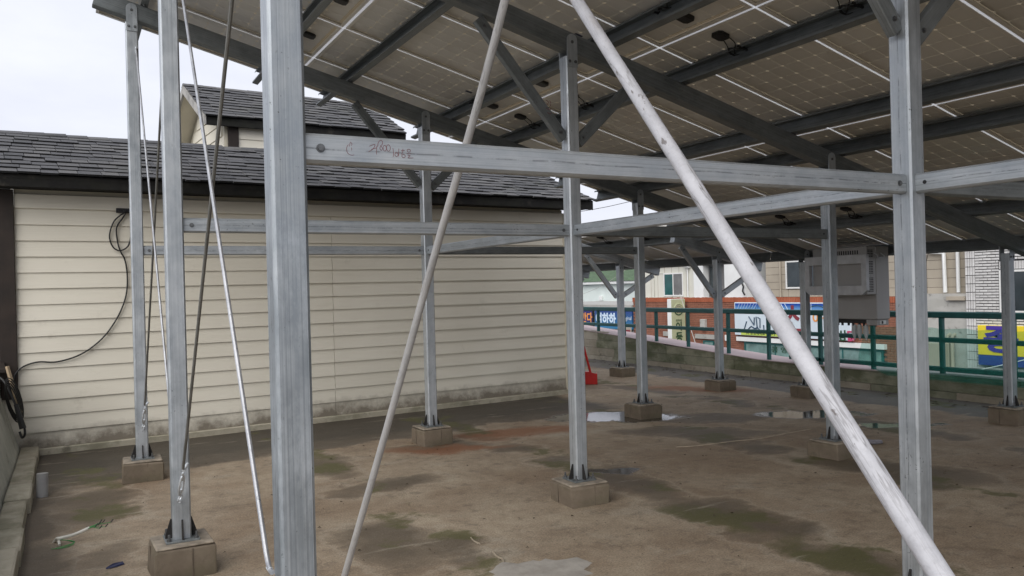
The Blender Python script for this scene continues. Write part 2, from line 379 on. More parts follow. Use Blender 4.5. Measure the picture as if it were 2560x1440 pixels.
# ------------------------------------------------------------------ grid of the canopy
XG = [0.557, 3.328, 6.099, 8.93]; YG = [7.918, 5.116, 2.351, -0.42]
SL = 0.26; TH = math.atan(SL)
def roofz(x): return 4.40 - SL * (x - 0.557)        # top face of the panels
RB = 0.34                                            # underside of the rafters below that

# ================================================================== SETTING
def floor_mat():
    b = NB('wet_concrete_floor')
    P = b.tc.outputs['Object']
    def vadd(scale, amt, det=5):
        w = b.n('ShaderNodeTexNoise'); w.inputs['Scale'].default_value = scale; w.inputs['Detail'].default_value = det; w.inputs['Roughness'].default_value = .66; b.l(P, w.inputs['Vector'])
        v = b.n('ShaderNodeVectorMath', operation='SUBTRACT'); b.l(w.outputs['Color'], v.inputs[0]); v.inputs[1].default_value = (.5, .5, .5)
        q = b.n('ShaderNodeVectorMath', operation='SCALE'); b.l(v.outputs[0], q.inputs[0]); q.inputs['Scale'].default_value = amt
        ad = b.n('ShaderNodeVectorMath', operation='ADD'); b.l(P, ad.inputs[0]); b.l(q.outputs[0], ad.inputs[1]); return ad.outputs[0]
    D = vadd(1.5, 1.0, 7)
    def blob(cx, cy, rx, ry, ang=-28.7):
        m = b.n('ShaderNodeMapping', vector_type='TEXTURE'); m.inputs['Location'].default_value = (cx, cy, 0); m.inputs['Rotation'].default_value = (0, 0, math.radians(ang)); m.inputs['Scale'].default_value = (rx, ry, 1)
        b.l(D, m.inputs['Vector']); g = b.n('ShaderNodeTexGradient', gradient_type='SPHERICAL'); b.l(m.outputs[0], g.inputs[0]); return g.outputs['Fac']
    def union(lst):
        o = None
        for e in lst:
            v = blob(*e); o = v if o is None else b.math('MAXIMUM', o, v)
        return o
    n0 = b.noise(.6, 5, .6); n1 = b.noise(2.6, 8, .72); n2 = b.noise(14, 7, .72); n3 = b.noise(85, 4, .65)
    f = b.math('ADD', b.math('MULTIPLY', n0, .34), b.math('ADD', b.math('MULTIPLY', n1, .38), b.math('MULTIPLY', n2, .30)))
    c = b.ramp(f, (.38, (.20, .150, .103)), (.50, (.345, .272, .192)), (.62, (.47, .39, .285)))
    pale = b.ramp(b.noise(1.6, 8, .74, b.mapv((1, 1, 1), (5, 2, 0))), (.55, 0), (.64, .5)); c = b.mix(pale, c, (.43, .38, .30))
    brn = b.ramp(b.noise(.9, 6, .66, b.mapv((1, 1, 1), (2.2, 8.1, 0))), (.46, 0), (.62, .5)); c = b.mix(brn, c, (.235, .155, .092))
    mtl = b.ramp(b.noise(5.5, 8, .75, b.mapv((1, 1, 1), (1.2, 3.1, 0))), (.54, 0), (.63, .5)); c = b.mix(mtl, c, (.135, .105, .075))
    sx = b.n('ShaderNodeSeparateXYZ'); b.l(D, sx.inputs[0]); X, Y = sx.outputs['X'], sx.outputs['Y']
    # rain drips through the seams of the panels above, so damp bands repeat at the panel length
    fr = b.math('FRACT', b.math('ADD', b.math('DIVIDE', b.math('SUBTRACT', X, 2.06), 1.8965), .5)); dist = b.math('MULTIPLY', b.math('ABSOLUTE', b.math('SUBTRACT', fr, .5)), 1.8965)
    wet = b.noise(.75, 4, .6, b.mapv((.5, 1, 1), (1.3, 4.1, 0)))
    band = b.math('MULTIPLY', b.math('SUBTRACT', 1.0, b.math('DIVIDE', dist, .44), True), b.ramp(wet, (.42, .15), (.60, 1)))
    extra = union([(5.85, 6.85, 1.3, .5, -38), (6.0, 4.6, 1.3, .55, -70), (2.3, 6.45, .8, .36, 0), (1.8, 4.95, .5, .8, 0), (3.3, 7.7, .9, .35, -10), (6.7, 7.4, .9, .5, -28)])
    dk = b.math('MAXIMUM', band, extra)
    dkm = b.ramp(b.math('ADD', dk, b.math('MULTIPLY', b.math('SUBTRACT', n2, .5), .22)), (.26, 0), (.44, .55), (.68, .84))
    rim = b.ramp(dk, (.16, 0), (.25, .42), (.31, 0)); c = b.mix(rim, c, (.44, .385, .30))
    c = b.mix(dkm, c, b.mix(n1, (.062, .047, .030), (.14, .110, .074)))
    # permanently wet strips along the house wall, the parapet and the left curb
    hw = b.math('SUBTRACT', Y, b.math('ADD', b.math('MULTIPLY', X, .11), 8.0))
    hm = b.math('MULTIPLY', b.ramp(hw, (0, 0), (.10, .7), (.6, .95)), b.ramp(b.math('SUBTRACT', 6.5, X), (0, 0), (.3, 1)))
    c = b.mix(hm, c, b.mix(n1, (.022, .019, .015), (.072, .062, .048)))
    pm = b.ramp(b.math('SUBTRACT', X, 9.0), (0, 0), (.10, .85)); c = b.mix(pm, c, b.mix(n1, (.065, .065, .063), (.17, .168, .16)))
    cm = b.ramp(b.math('SUBTRACT', .10, X), (0, 0), (.3, .8)); c = b.mix(cm, c, (.075, .062, .047))
    ru = union([(4.35, 7.95, 1.0, .40, -12), (8.3, 9.6, 1.2, .4, -60), (3.3, 7.55, .9, .25, -20)])
    c = b.mix(b.ramp(ru, (.06, 0), (.5, .75)), c, (.25, .088, .030))
    mo = b.math('MULTIPLY', b.math('SUBTRACT', 1.0, b.math('DIVIDE', b.math('ABSOLUTE', b.math('SUBTRACT', dist, .1)), .22), True), b.ramp(b.noise(1.1, 5, .65, b.mapv((1, 1, 1), (7.7, .2, 0))), (.48, 0), (.60, 1)))
    mo = b.math('MAXIMUM', mo, b.math('MULTIPLY', union([(3.84, 4.25, .24, .5, 0), (3.88, 3.25, .24, .6, 0), (2.24, 4.92, .18, .26, 0)]), 1.15))
    c = b.mix(b.ramp(b.math('MULTIPLY', mo, b.math('ADD', n2, .55)), (.2, 0), (.62, .75)), c, (.088, .090, .020))
    ln = b.noise(1.0, 7, .68, b.mapv((1.2, 6, 1), rot=(0, 0, math.radians(-24)))); c = b.mix(b.ramp(ln, (.60, 0), (.68, .5)), c, (.42, .37, .29))
    c = b.mix(b.ramp(n3, (.36, .5), (.56, 0)), c, (.10, .08, .058)); c = b.mix(b.ramp(n3, (.60, 0), (.72, .4)), c, (.42, .37, .30))
    spk = b.ramp(b.noise(34, 3, .6), (.72, 0), (.735, .85)); c = b.mix(spk, c, (.03, .025, .02))
    pu = union([(5.85, 8.15, 1.15, .5, -32), (7.8, 6.9, 1.0, .42, -30), (7.85, 5.85, .8, .20, -40), (4.1, 5.77, .36, .2, -28)])
    pu = b.math('ADD', pu, b.math('MULTIPLY', b.math('SUBTRACT', n1, .5), .35))
    pk = b.ramp(pu, (.24, 0), (.36, 1)); c = b.mix(pk, c, (.075, .064, .052))
    damp = b.math('MAXIMUM', dkm, hm)
    r = b.mix(damp, b.ramp(n2, (.3, .70), (.7, .92)), (.62, .62, .62)); r = b.mix(pk, r, (.07, .07, .07))
    h = b.math('ADD', b.math('MULTIPLY', n2, 1.0), b.math('ADD', b.math('MULTIPLY', n3, .45), b.math('MULTIPLY', n1, 1.6)))
    h = b.math('MULTIPLY', h, b.math('SUBTRACT', 1.0, b.math('MULTIPLY', pk, .97))); b.bump(h, .42, .014)
    return b.set(c, r, 0, .4)
fl = MB()
for i in range(11):
    for j in range(22): pass
fl.add([(-.42, -6, 0), (10.3, -6, 0), (10.3, 18.5, 0), (-.42, 18.5, 0)], [(0, 1, 2, 3)])
floor = tag(fl.build('roof_terrace_floor', floor_mat(), smooth=False), kind='structure')
tag(MB().add([(-600, -600, -4.6), (900, -600, -4.6), (900, 900, -4.6), (-600, 900, -4.6)], [(0, 1, 2, 3)]).build('street_ground', M['street'], smooth=False), kind='structure')
tag(MB().box(-8, 10.25, -6, 18.5, -4.59, -.004).build('terrace_slab', M['conc'], smooth=False), kind='structure')
# distant hills
hm = MB(); hv = []; n = 60
for i in range(n + 1):
    y = -100 + 700 * i / n; h = 10 + 9 * math.sin(i * .55) + 6 * math.sin(i * 1.3 + 1) + 3 * math.sin(i * 2.9)
    hv += [(330, y, -5), (360, y, max(3, h)), (420, y, -5)]
hm.add(hv, [(3 * i + k, 3 * i + k + 1, 3 * i + k + 4, 3 * i + k + 3) for i in range(n) for k in (0, 1)])
tag(hm.build('hills', M['hill']), kind='structure')
# hairline repairs in the floor: raised mortar beads
def strip(name, pts, w, mat, parent):
    mb = MB(); P = smoothpath([(x, y, .004) for x, y in pts], 8); a = []; bb = []
    for i, p in enumerate(P):
        t = (P[min(i + 1, len(P) - 1)] - P[max(i - 1, 0)]).normalized(); s = Vector((-t.y, t.x, 0)); ww = w * (.45 + .75 * random.random())
        a.append(p + s * ww + Vector((0, 0, -.006))); bb.append(p - s * ww + Vector((0, 0, -.006)))
    vs = []; 
    for i, p in enumerate(P): vs += [a[i], p + Vector((0, 0, .004)), bb[i]]
    mb.add(vs, [(3 * i + k, 3 * i + k + 1, 3 * i + k + 4, 3 * i + k + 3) for i in range(len(P) - 1) for k in (0, 1)])
    return mb.build(name, mat, parent)
strip('mortar_bead', [(5.21, 6.26), (5.38, 6.19), (5.54, 6.17), (5.85, 6.15), (6.17, 6.10), (6.6, 6.14), (7.0, 6.17)], .0075, M['mortar'], floor)
strip('mortar_bead', [(7.06, 8.45), (7.3, 8.46), (7.45, 8.52), (7.66, 8.55)], .009, M['mortar'], floor)
strip('mortar_bead', [(2.25, 4.75), (2.235, 4.68), (2.24, 4.59)], .006, M['mortar'], floor)
strip('mortar_bead', [(2.24, 4.42), (2.22, 4.33), (2.225, 4.27), (2.21, 4.22)], .007, M['mortar'], floor)
strip('mortar_bead', [(6.62, 10.05), (6.9, 9.72), (7.17, 9.37)], .006, M['mortar'], floor)
# cement patch on the floor
mb = MB(); vs = [(2.30, 3.93, .009)]; n = 44
for k in range(n):
    a = 2 * math.pi * k / n; r = .29 * (1 + .16 * math.sin(3 * a + 1) + .08 * math.sin(7 * a) + .07 * math.sin(13 * a + 2) + .04 * math.sin(21 * a)); vs.append((2.30 + r * .72 * math.cos(a) * 1.05, 3.93 + r * .72 * math.sin(a), .007 + .003 * math.sin(5 * a)))
for k in range(n):
    a = 2 * math.pi * k / n; r = .29 * (1 + .16 * math.sin(3 * a + 1) + .08 * math.sin(7 * a) + .07 * math.sin(13 * a + 2) + .04 * math.sin(21 * a)); vs.append((2.30 + r * math.cos(a) * 1.05, 3.93 + r * math.sin(a), -.003))
mb.add(vs, [(0, 1 + k, 1 + (k + 1) % n) for k in range(n)] + [(1 + k, 1 + n + k, 1 + n + (k + 1) % n, 1 + (k + 1) % n) for k in range(n)])
tag(mb.build('cement_patch', brickish('pale_cement', (.24, .215, .185), (.46, .43, .385), .7, 0, 7)), 'pale round cement patch on the floor at the bottom centre', 'patch')

# ------------------------------------------------------------------ parapet and railing at the back right
PX = 10.15
def ptop(y):
    T = [(-6, .30), (6.5, .31), (8, .28), (9.9, .29), (11.9, .41), (12.8, .47), (14.85, .6), (18.5, .82)]
    for (a, za), (c, zc) in zip(T, T[1:]):
        if a <= y <= c: return za + (zc - za) * (y - a) / (c - a)
    return T[-1][1]
par = tag(empty('parapet_wall', (PX, 6, 0)), 'low mossy block parapet under the green railing', 'parapet wall')
core = MB(); ys = [-6 + .5 * i for i in range(50)]
vs = []
for y in ys: vs += [(PX + .03, y, -.02), (PX + .03, y, ptop(y) - .012), (PX + .26, y, ptop(y) - .012), (PX + .26, y, -.02)]
core.add(vs, [(4 * i + k, 4 * i + k + 1, 4 * i + k + 5, 4 * i + k + 4) for i in range(len(ys) - 1) for k in range(3)])
o = core.build('wall_core', M['darkmortar']); o.parent = par; o.matrix_parent_inverse = Matrix.Translation((-PX, -6, 0))
def pchild(o): o.parent = par; o.matrix_parent_inverse = Matrix.Translation((-PX, -6, 0)); return o
# courses of blocks follow the ground joints: bottom plinth, then 0.17 m courses, top one cut to the slope
y = 17.6
bid = 0
for ci in range(6):
    z0 = .095 + .165 * (ci - 1) if ci else 0.0; z1 = .09 if ci == 0 else z0 + .160
    y = 18.2 - (.33 if ci % 2 else 0)
    while y > -1.5:
        ln = .9 + .5 * random.random() if ci else .8 + .5 * random.random()
        a, c = y - ln + .008, y; zt0 = min(z1, ptop(a) - .004); zt1 = min(z1, ptop(c) - .004)
        if max(zt0, zt1) > z0 + .02:
            zt0 = max(zt0, z0 + .01); zt1 = max(zt1, z0 + .01)
            dx = random.uniform(-.006, .006) + (-.03 if ci == 0 else 0)
            mbk = MB().prism([(PX + dx, a, z0), (PX + dx, c, z0), (PX + dx, c, zt1), (PX + dx, a, zt0)], (.10, 0, 0))
            pchild(mbk.build('block', M['paleblock'] if (c > 15.0 or (ci == 0 and random.random() < .6)) else M['mossblock'], smooth=False))
        y -= ln
# coping and pink ledge
vs = []
for yy in ys: vs += [(PX - .015, yy, ptop(yy)), (PX - .015, yy, ptop(yy) + .012), (PX + .62, yy, ptop(yy) + .012), (PX + .62, yy, ptop(yy) - .25)]
cop = MB().add(vs, [(4 * i + k, 4 * i + k + 1, 4 * i + k + 5, 4 * i + k + 4) for i in range(len(ys) - 1) for k in range(3)] + [tuple((0, 1, 2, 3))])
pchild(cop.build('pink_ledge', M['pink'])); 

rail = tag(empty('railing', (PX + .08, 6, 0)), 'dark green tubular railing standing on the mossy parapet', 'railing')
def rchild(o): o.parent = rail; o.matrix_parent_inverse = Matrix.Translation((-PX - .08, -6, 0)); return o
for nm, zz, rr in (('top_rail', 1.10, .03), ('middle_rail', .765, .024)):
    rchild(MB().extr(rrect(.075, .085, .012) if nm == 'top_rail' else rrect(.06, .065, .012), 0, 18).build(nm, M['greenrail'])); q = bpy.context.scene.objects
    ob = [x for x in rail.children if x.name.startswith(nm)][-1]; ob.matrix_basis = frame_mat((PX + .08, -1.5, zz), (PX + .08, 16.5, zz), (0, 0, 1))[0]
ob = rchild(MB().extr(rrect(.06, .065, .012), 0, 10.9).build('bottom_rail', M['greenrail'])); ob.matrix_basis = frame_mat((PX + .08, -1.5, .385), (PX + .08, 9.4, .375), (0, 0, 1))[0]
for k in range(18):
    yy = 15.85 - 1.0 * k + (-.06 if k % 2 else 0); b0 = ptop(yy)
    rchild(MB().extr(rrect(.06, .06, .01), b0, 1.058).build('post', M['greenrail'])).matrix_basis = Matrix.Translation((PX + .08, yy, 0))
# green mesh sheet tied to the railing
ns = MB(); vs = []; n = 60
for i in range(n + 1):
    yy = 8.0 - 9.4 * i / n; ww = .012 * math.sin(i * 1.7) + .01 * math.sin(i * .6)
    sag = .10 * min(1, i / 3)
    vs += [(PX - .055 + ww, yy, .40 - sag * 1.6), (PX - .05 + ww * .5, yy, .5), (PX + .035 + ww * .3, yy, .72), (PX + .04 + ww * .2, yy, .92 + .012 * math.sin(i * 2.1))]
ns.add(vs, [(4 * i + k, 4 * i + k + 1, 4 * i + k + 5, 4 * i + k + 4) for i in range(n) for k in range(3)])
tag(ns.build('mesh_sheet', M['net']), 'translucent green mesh sheet tied along the right part of the railing', 'mesh sheet')

# ------------------------------------------------------------------ left parapet and curb
lp = tag(empty('side_parapet', (-.5, 8, 0)), 'battered grey concrete side wall at the left edge of the terrace', 'wall')
def lchild(o): o.parent = lp; o.matrix_parent_inverse = Matrix.Translation((.5, -8, 0)); return o
lchild(MB().prism([(-.43, 9.72, 0), (-.65, 9.72, .80), (-.95, 9.72, .80), (-.95, 9.72, 0)], (0, -15.7, 0)).build('wall_body', brickish('parapet_render', (.36, .36, .31), (.54, .53, .46), .9, .15, 3), smooth=False))
y = 9.70
while y > -5:
    ln = .55 + .3 * random.random()
    lchild(MB().cbox(-.445, -.285 + random.uniform(-.012, .012), y - ln + .012, y, -.01, .12 + random.uniform(-.015, .012), .012).build('curb_stone', M['curb'])); y -= ln
lchild(MB().cbox(-.99, -.625, -6, 9.72, .802, .84, .01).build('coping', M['curb']))

# ================================================================== HOUSE
HA = math.atan2(.0798, .9968)
H = tag(empty('house', (-.35, 9.75, 0), HA), 'cream lap sided house with slate grey shingle roofs along the left', 'house')
HM = Matrix.Translation((-.35, 9.75, 0)) @ Matrix.Rotation(HA, 4, 'Z')
HL = 6.90
MB().box(-.1, HL - .012, .03, 3.2, -.02, 2.86).build('wall_core', M['cream'], H, smooth=False)
def board(x0, x1, z0, z1):
    return MB().prism([(x0, .006, z0), (x0, .024, z1 + .012), (x0, .034, z1 + .012), (x0, .034, z0)], (x1 - x0, 0, 0)).build('siding_board', M['siding'], H, smooth=False)
zs = [.07 + .1655 * k for k in range(16)]
for k in range(15):
    for (a, c) in ((-.32, 3.285), (3.29, HL)):
        ob = board(0, c - a, zs[k], zs[k + 1]); ob.location = (a, random.uniform(-.0015, .0015), 0)
MB().cbox(-.1, HL, -.004, .034, 2.555, 2.70, .003).build('frieze_board', M['siding'], H)
MB().cbox(-.1, HL + .02, -.03, .034, -.01, .068, .008).build('plinth', M['curb'], H)
MB().cbox(HL - .002, HL + .05, -.012, .06, .07, 2.70, .003).build('corner_trim', M['cream'], H)
MB().box(HL - .01, HL + .03, .06, 3.1, 0, 2.75).build('end_wall', M['cream'], H, smooth=False)
cp = MB().cbox(-.26, -.105, -.03, .06, .60, 2.74, .006); cp.cbox(-1.3, -.27, -.01, .06, .60, 1.0, .006); cp.cbox(-1.3, -.27, .03, .06, 1.0, 2.74, .006)
cp.build('corner_post', M['brownwood'], H)
MB().prism([(-1.2, -.30, .93), (-1.2, .0, .99), (-1.2, .0, .96), (-1.2, -.30, .90)], (.98, 0, 0)).build('window_sill', M['brownwood'], H, smooth=False)

M['edge'] = plain('bitumen_shadow_edge', (.012, .012, .013), .95, 0, .3, 20, 0)  # black bitumen cut edge, also painting in the shadow line under each course
def shprof(expo): return [(0, 0, .002), (0, -.002, .024), (0, expo * 1.25, .007), (0, expo * 1.25, -.004)]
def roofplane(name, x0, x1, y0, z0, y1, z1, expo, wmin, wmax, parent, nmax=300):
    sl = Vector((0, y1 - y0, z1 - z0)); ln = sl.length; sl.normalize(); nrm = Vector((1, 0, 0)).cross(sl); a = math.atan2(sl.z, sl.y)
    deck = MB().prism([(x0 + .01, y0 + .01, z0 - .012), (x0 + .01, y1, z1 - .012), (x0 + .01, y1, z1 - .05), (x0 + .01, y0 + .01, z0 - .05)], (x1 - x0 - .02, 0, 0)).build(name, M['fascia'], parent, smooth=False)
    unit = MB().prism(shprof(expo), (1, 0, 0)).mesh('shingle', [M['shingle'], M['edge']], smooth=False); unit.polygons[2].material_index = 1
    allm = MB(); nrow = int(ln / expo + .6); cnt = 0
    R = Matrix.Rotation(a, 4, 'X')
    for r in range(nrow):
        x = x0 - random.uniform(0, .12); s = r * expo - .03; wob = random.uniform(0, 6)
        while x < x1:
            w = random.uniform(wmin, wmax); xa, xb = max(x, x0), min(x + w, x1); x += w
            if xb - xa < .03: continue
            T = Matrix.Translation(Vector((xa + .002, y0, z0)) + sl * (s + .008 * math.sin(x * 2.1 + wob) + random.uniform(-.012, .008)) + nrm * (random.uniform(0, .012))) @ R @ Matrix.Rotation(random.uniform(-.012, .012), 4, 'Z') @ Matrix.Rotation(random.uniform(-.01, .02), 4, 'X')
            if cnt < nmax:
                ob = bpy.data.objects.new('shingle', unit); COL.objects.link(ob); ob.parent = deck; ob.matrix_local = T @ Matrix.Diagonal((xb - xa - .006, 1, 1, 1)); cnt += 1
            else:
                t = MB().prism(shprof(expo), (xb - xa - .006, 0, 0)); allm.add([T @ Vector(v) for v in t.v], t.f)
    if allm.v:
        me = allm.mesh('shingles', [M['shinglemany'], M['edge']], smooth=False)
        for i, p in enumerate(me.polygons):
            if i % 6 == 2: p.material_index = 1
        ob = link('shingles', me, deck); ob['kind'] = 'stuff'
    return deck
# main roof: eave 0.33 in front of the wall
EY, EZ, RY, RZ = -.33, 2.87, 1.22, 3.53
d1 = roofplane('roof', -.45, HL + .33, EY, EZ, RY, RZ, .150, .15, .25, H, 300)
MB().prism([(-.44, RY, RZ - .02), (-.44, RY + 1.6, EZ), (-.44, RY + 1.6, EZ - .04), (-.44, RY, RZ - .06)], (HL + .76, 0, 0)).build('rear_roof_slope', M['shingle'], H, smooth=False)
x = -.46
capm = MB().prism([(0, -.10, -.022), (0, 0, .022), (0, .10, -.022), (0, .10, -.036), (0, 0, .006), (0, -.10, -.036)], (.27, 0, 0)).mesh('ridge_cap', M['shingle'], smooth=False)
while x < HL + .1:
    ob = link('ridge_cap', capm, d1); ob.location = (x, RY, RZ + random.uniform(0, .012)); ob.rotation_euler = (random.uniform(-.04, .04), -.03, random.uniform(-.02, .02)); x += .225
MB().cbox(-.44, HL + .31, EY + .012, EY + .05, EZ - .135, EZ - .006, .004).build('fascia', M['fascia'], H)
MB().box(-.44, HL + .31, EY + .05, .03, EZ - .12, EZ - .10).build('soffit', M['fascia'], H, smooth=False)
for xx in (-.452, HL + .315):
    MB().prism([(xx, EY + .02, EZ - .14), (xx, EY + .02, EZ - .004), (xx, RY, RZ - .01), (xx, RY, RZ - .16)], (.02, 0, 0)).build('barge_board', M['fascia'], H, smooth=False)
MB().prism([(HL + .0, .06, 2.7), (HL + .0, RY, RZ - .1), (HL + .0, 3.0, 2.7)], (.03, 0, 0)).build('gable_wall', M['cream'], H, smooth=False)
# upper storey block behind the ridge
ux0, ux1, UY, UZ, VY, VZ = 2.12, 5.06, 1.42, 3.99, 2.68, 4.66
d2 = roofplane('upper_roof', ux0, ux1, UY, UZ, VY, VZ, .135, .15, .25, H, 0)
MB().prism([(ux0, VY, VZ - .03), (ux0, 2 * VY - UY, UZ), (ux0, 2 * VY - UY, UZ - .04), (ux0, VY, VZ - .07)], (ux1 - ux0, 0, 0)).build('rear_upper_slope', M['shingle'], H, smooth=False)
capu = MB()
x = ux0 - .01
while x < ux1 - .1:
    t = MB().prism([(x, VY - .09, VZ - .025), (x, VY, VZ + .02), (x, VY + .09, VZ - .025), (x, VY, VZ - .02)], (.25, 0, 0)); dz = random.uniform(0, .01); capu.add([(a, b_, c_ + dz) for a, b_, c_ in t.v], t.f); x += .215
ob = capu.build('ridge_caps', M['shingle'], d2, smooth=False); ob['kind'] = 'stuff'
MB().cbox(ux0 + .01, ux1 - .01, UY + .012, UY + .05, UZ - .12, UZ - .006, .004).build('upper_fascia', M['fascia'], H)
gx = ux0 + .30
MB().box(gx, ux1 - .12, UY + .16, 2 * VY - UY - .16, 2.8, UZ - .05).build('upper_wall', M['cream'], H, smooth=False)
for k in range(4):
    zb = UZ - .09 - .165 * (k + 1); MB().prism([(gx + .17, UY + .135, zb), (gx + .17, UY + .15, zb + .175), (gx + .17, UY + .16, zb + .175), (gx + .17, UY + .16, zb)], (ux1 - .3 - gx, 0, 0)).build('siding_board', M['siding'], H, smooth=False)
MB().cbox(gx + .03, gx + .165, UY + .11, UY + .17, 3.0, UZ - .06, .004).build('upper_corner_post', M['brownwood'], H)
# gable end facing left, boards and trim
gw = [(gx - .012, UY + .17, UZ - .06), (gx - .012, VY, VZ - .08), (gx - .012, 2 * VY - UY - .17, UZ - .06), (gx - .012, 2 * VY - UY - .17, 2.8), (gx - .012, UY + .17, 2.8)]
MB().prism(gw, (.02, 0, 0)).build('gable_wall', M['cream'], H, smooth=False)
for k in range(11):
    zb = 2.95 + .165 * k
    hw = min(2 * VY - UY - .17 - VY, max(0, (VZ - .10 - zb - .16) / ((VZ - UZ + .02) / (VY - UY - .17)))) if zb + .16 > UZ - .06 else VY - UY - .17
    if hw > .08: MB().prism([(gx - .03, VY - hw, zb), (gx - .016, VY - hw, zb + .16), (gx - .012, VY - hw, zb + .16), (gx - .012, VY - hw, zb)], (0, 2 * hw, 0)).build('siding_board', M['siding'], H, smooth=False)
for sgn in (-1, 1):
    e = (ux0 - .005, VY + sgn * (VY - UY + .0), UZ - .01)
    MB().prism([(ux0 - .012, VY, VZ + .0), (ux0 - .012, e[1], e[2]), (ux0 - .012, e[1], e[2] - .11), (ux0 - .012, VY, VZ - .12)], (.03, 0, 0)).build('barge_board', plain('grey_barge_paint_%d' % (sgn + 2), (.33, .32, .30), .7, 0, .3, 6), H, smooth=False)
    MB().prism([(ux0 + .02, VY, VZ - .06), (ux0 + .02, e[1] - sgn * .08, e[2] - .02), (ux0 + .02, e[1] - sgn * .08, e[2] - .035), (ux0 + .02, VY, VZ - .075)], (.3, 0, 0)).build('gable_soffit', M['cream'], H, smooth=False)

# cable and bracket on the siding
def wpt(x, z, off=.012):   # x along world X near the wall
    s = (x + .35) / .9968; v = HM @ Vector((s, -off, z)); return v
brk = tag(empty('cable_bracket', wpt(.60, 2.56, 0)), 'small black cable bracket under the eave on the cream siding', 'bracket')
bmk = MB(); p0 = wpt(.60, 2.56, .0)
bmk.cbox(-.11, .11, -.03, .0, -.03, .02, .003); ob = bmk.build('bracket_body', M['black'], brk); ob.rotation_euler = (0, 0, HA)
for k in range(4):
    kb = MB().cyl((-.08 + .05 * k, -.05, -.008), (-.08 + .05 * k, -.03, -.008), .012, 8).build('knob', M['black'], brk); kb.rotation_euler = (0, 0, HA)
cab = MB()
pts = [wpt(.60, 2.55, .03), wpt(.55, 2.47, .02), wpt(.49, 2.36, .015), wpt(.50, 2.2, .015), wpt(.525, 2.11, .018), wpt(.57, 2.0), wpt(.585, 1.8), wpt(.56, 1.6), wpt(.47, 1.38), wpt(.32, 1.17), wpt(.12, 1.02), wpt(-.1, .955), wpt(-.27, .965), wpt(-.40, .93), wpt(-.475, .86, .035), wpt(-.5, .78, .06)]
cab.tube(smoothpath(pts, 6), .0085, 6)
lp2 = [wpt(.58, 2.54, .03), wpt(.47, 2.44, .02), wpt(.42, 2.28, .018), wpt(.45, 2.16, .02), wpt(.52, 2.12, .02), wpt(.60, 2.17, .02), wpt(.635, 2.3, .02), wpt(.64, 2.4, .02)]
cab.tube(smoothpath(lp2, 6), .0085, 6)
tag(cab.build('black_cable', M['cable']), 'black cable looping down the cream siding from the bracket to the corner', 'cable')
# cable bundle and stick hung over the side wall
cb = MB()
for k in range(4):
    P = []
    for j in range(17):
        a = 2 * math.pi * j / 16; P.append((-.515 + .10 * math.sin(a) * (.5 + .12 * k) + .10 * (.5 - .5 * math.cos(a)), 9.28 + .05 * k - .08 * math.cos(a), .86 - (.40 + .05 * k) * (.5 - .5 * math.cos(a)) + .02 * k))
    cb.tube([(-.515 + (x_ + .515) * .75, y_, .80 + (z_ - .86) * .85) for x_, y_, z_ in P[:-1]], .0065, 6, True)
cb.tube(smoothpath([(-.66, 9.45, .88), (-.56, 9.36, .83), (-.47, 9.30, .62), (-.40, 9.26, .42), (-.385, 9.24, .31), (-.41, 9.26, .27), (-.43, 9.27, .33)], 5), .011, 6)
cb.tube([(-.455, 9.27, .60), (-.40, 9.24, .36)], [.02, .03], 8)
tag(cb.build('cable_bundle', M['cable']), 'bundle of black cable hanging over the side wall by the house corner', 'cable')
tag(MB().tube([(-.53, 9.44, .96), (-.46, 9.40, .66), (-.42, 9.385, .50)], [.018, .02, .012], 4).build('wooden_stick', M['wood']), 'short pale wooden stick leaning behind the hanging cable bundle', 'stick')

# ================================================================== CANOPY STEEL
def bolts_mesh(pts, axis, r=.010):
    mb = MB()
    for p in pts: hexbolt(mb, p, axis, r)
    return mb
foot_mesh = {}
def footing(x, y, h, label):
    f = tag(empty('concrete_footing', (x, y, 0)), label, 'footing', 'footings under the canopy posts')
    fm_ = MB().cbox(-.165, .165, -.165, .165, -.01, h - .012, .012)
    rg_ = random.Random(int(x * 131 + y * 17)); fm_.v = [(a + rg_.uniform(-.007, .007), b_ + rg_.uniform(-.007, .007), c_ + (rg_.uniform(-.012, .004) if c_ > .05 else 0)) for a, b_, c_ in fm_.v]
    fm_.build('footing_block', M['foot'], f)
    f.rotation_euler = (0, 0, rg_.uniform(-.05, .05))
    # joint between the two cast halves, mortar bed on top
    MB().cbox(-.167, -.163, .03, .036, 0, h - .02, .001).build('joint', M['footjoint'], f)
    MB().cbox(.03, .036, -.1675, -.163, 0, h - .02, .001).build('joint', M['footjoint'], f)
    MB().cbox(-.155, .155, -.155, .155, h - .016, h + .0, .01).build('mortar_bed', plain('footing_mortar', (.27, .23, .18), .9, 0, .4, 12, .3) if 'footing_mortar' not in bpy.data.materials else bpy.data.materials['footing_mortar'], f)
    return f
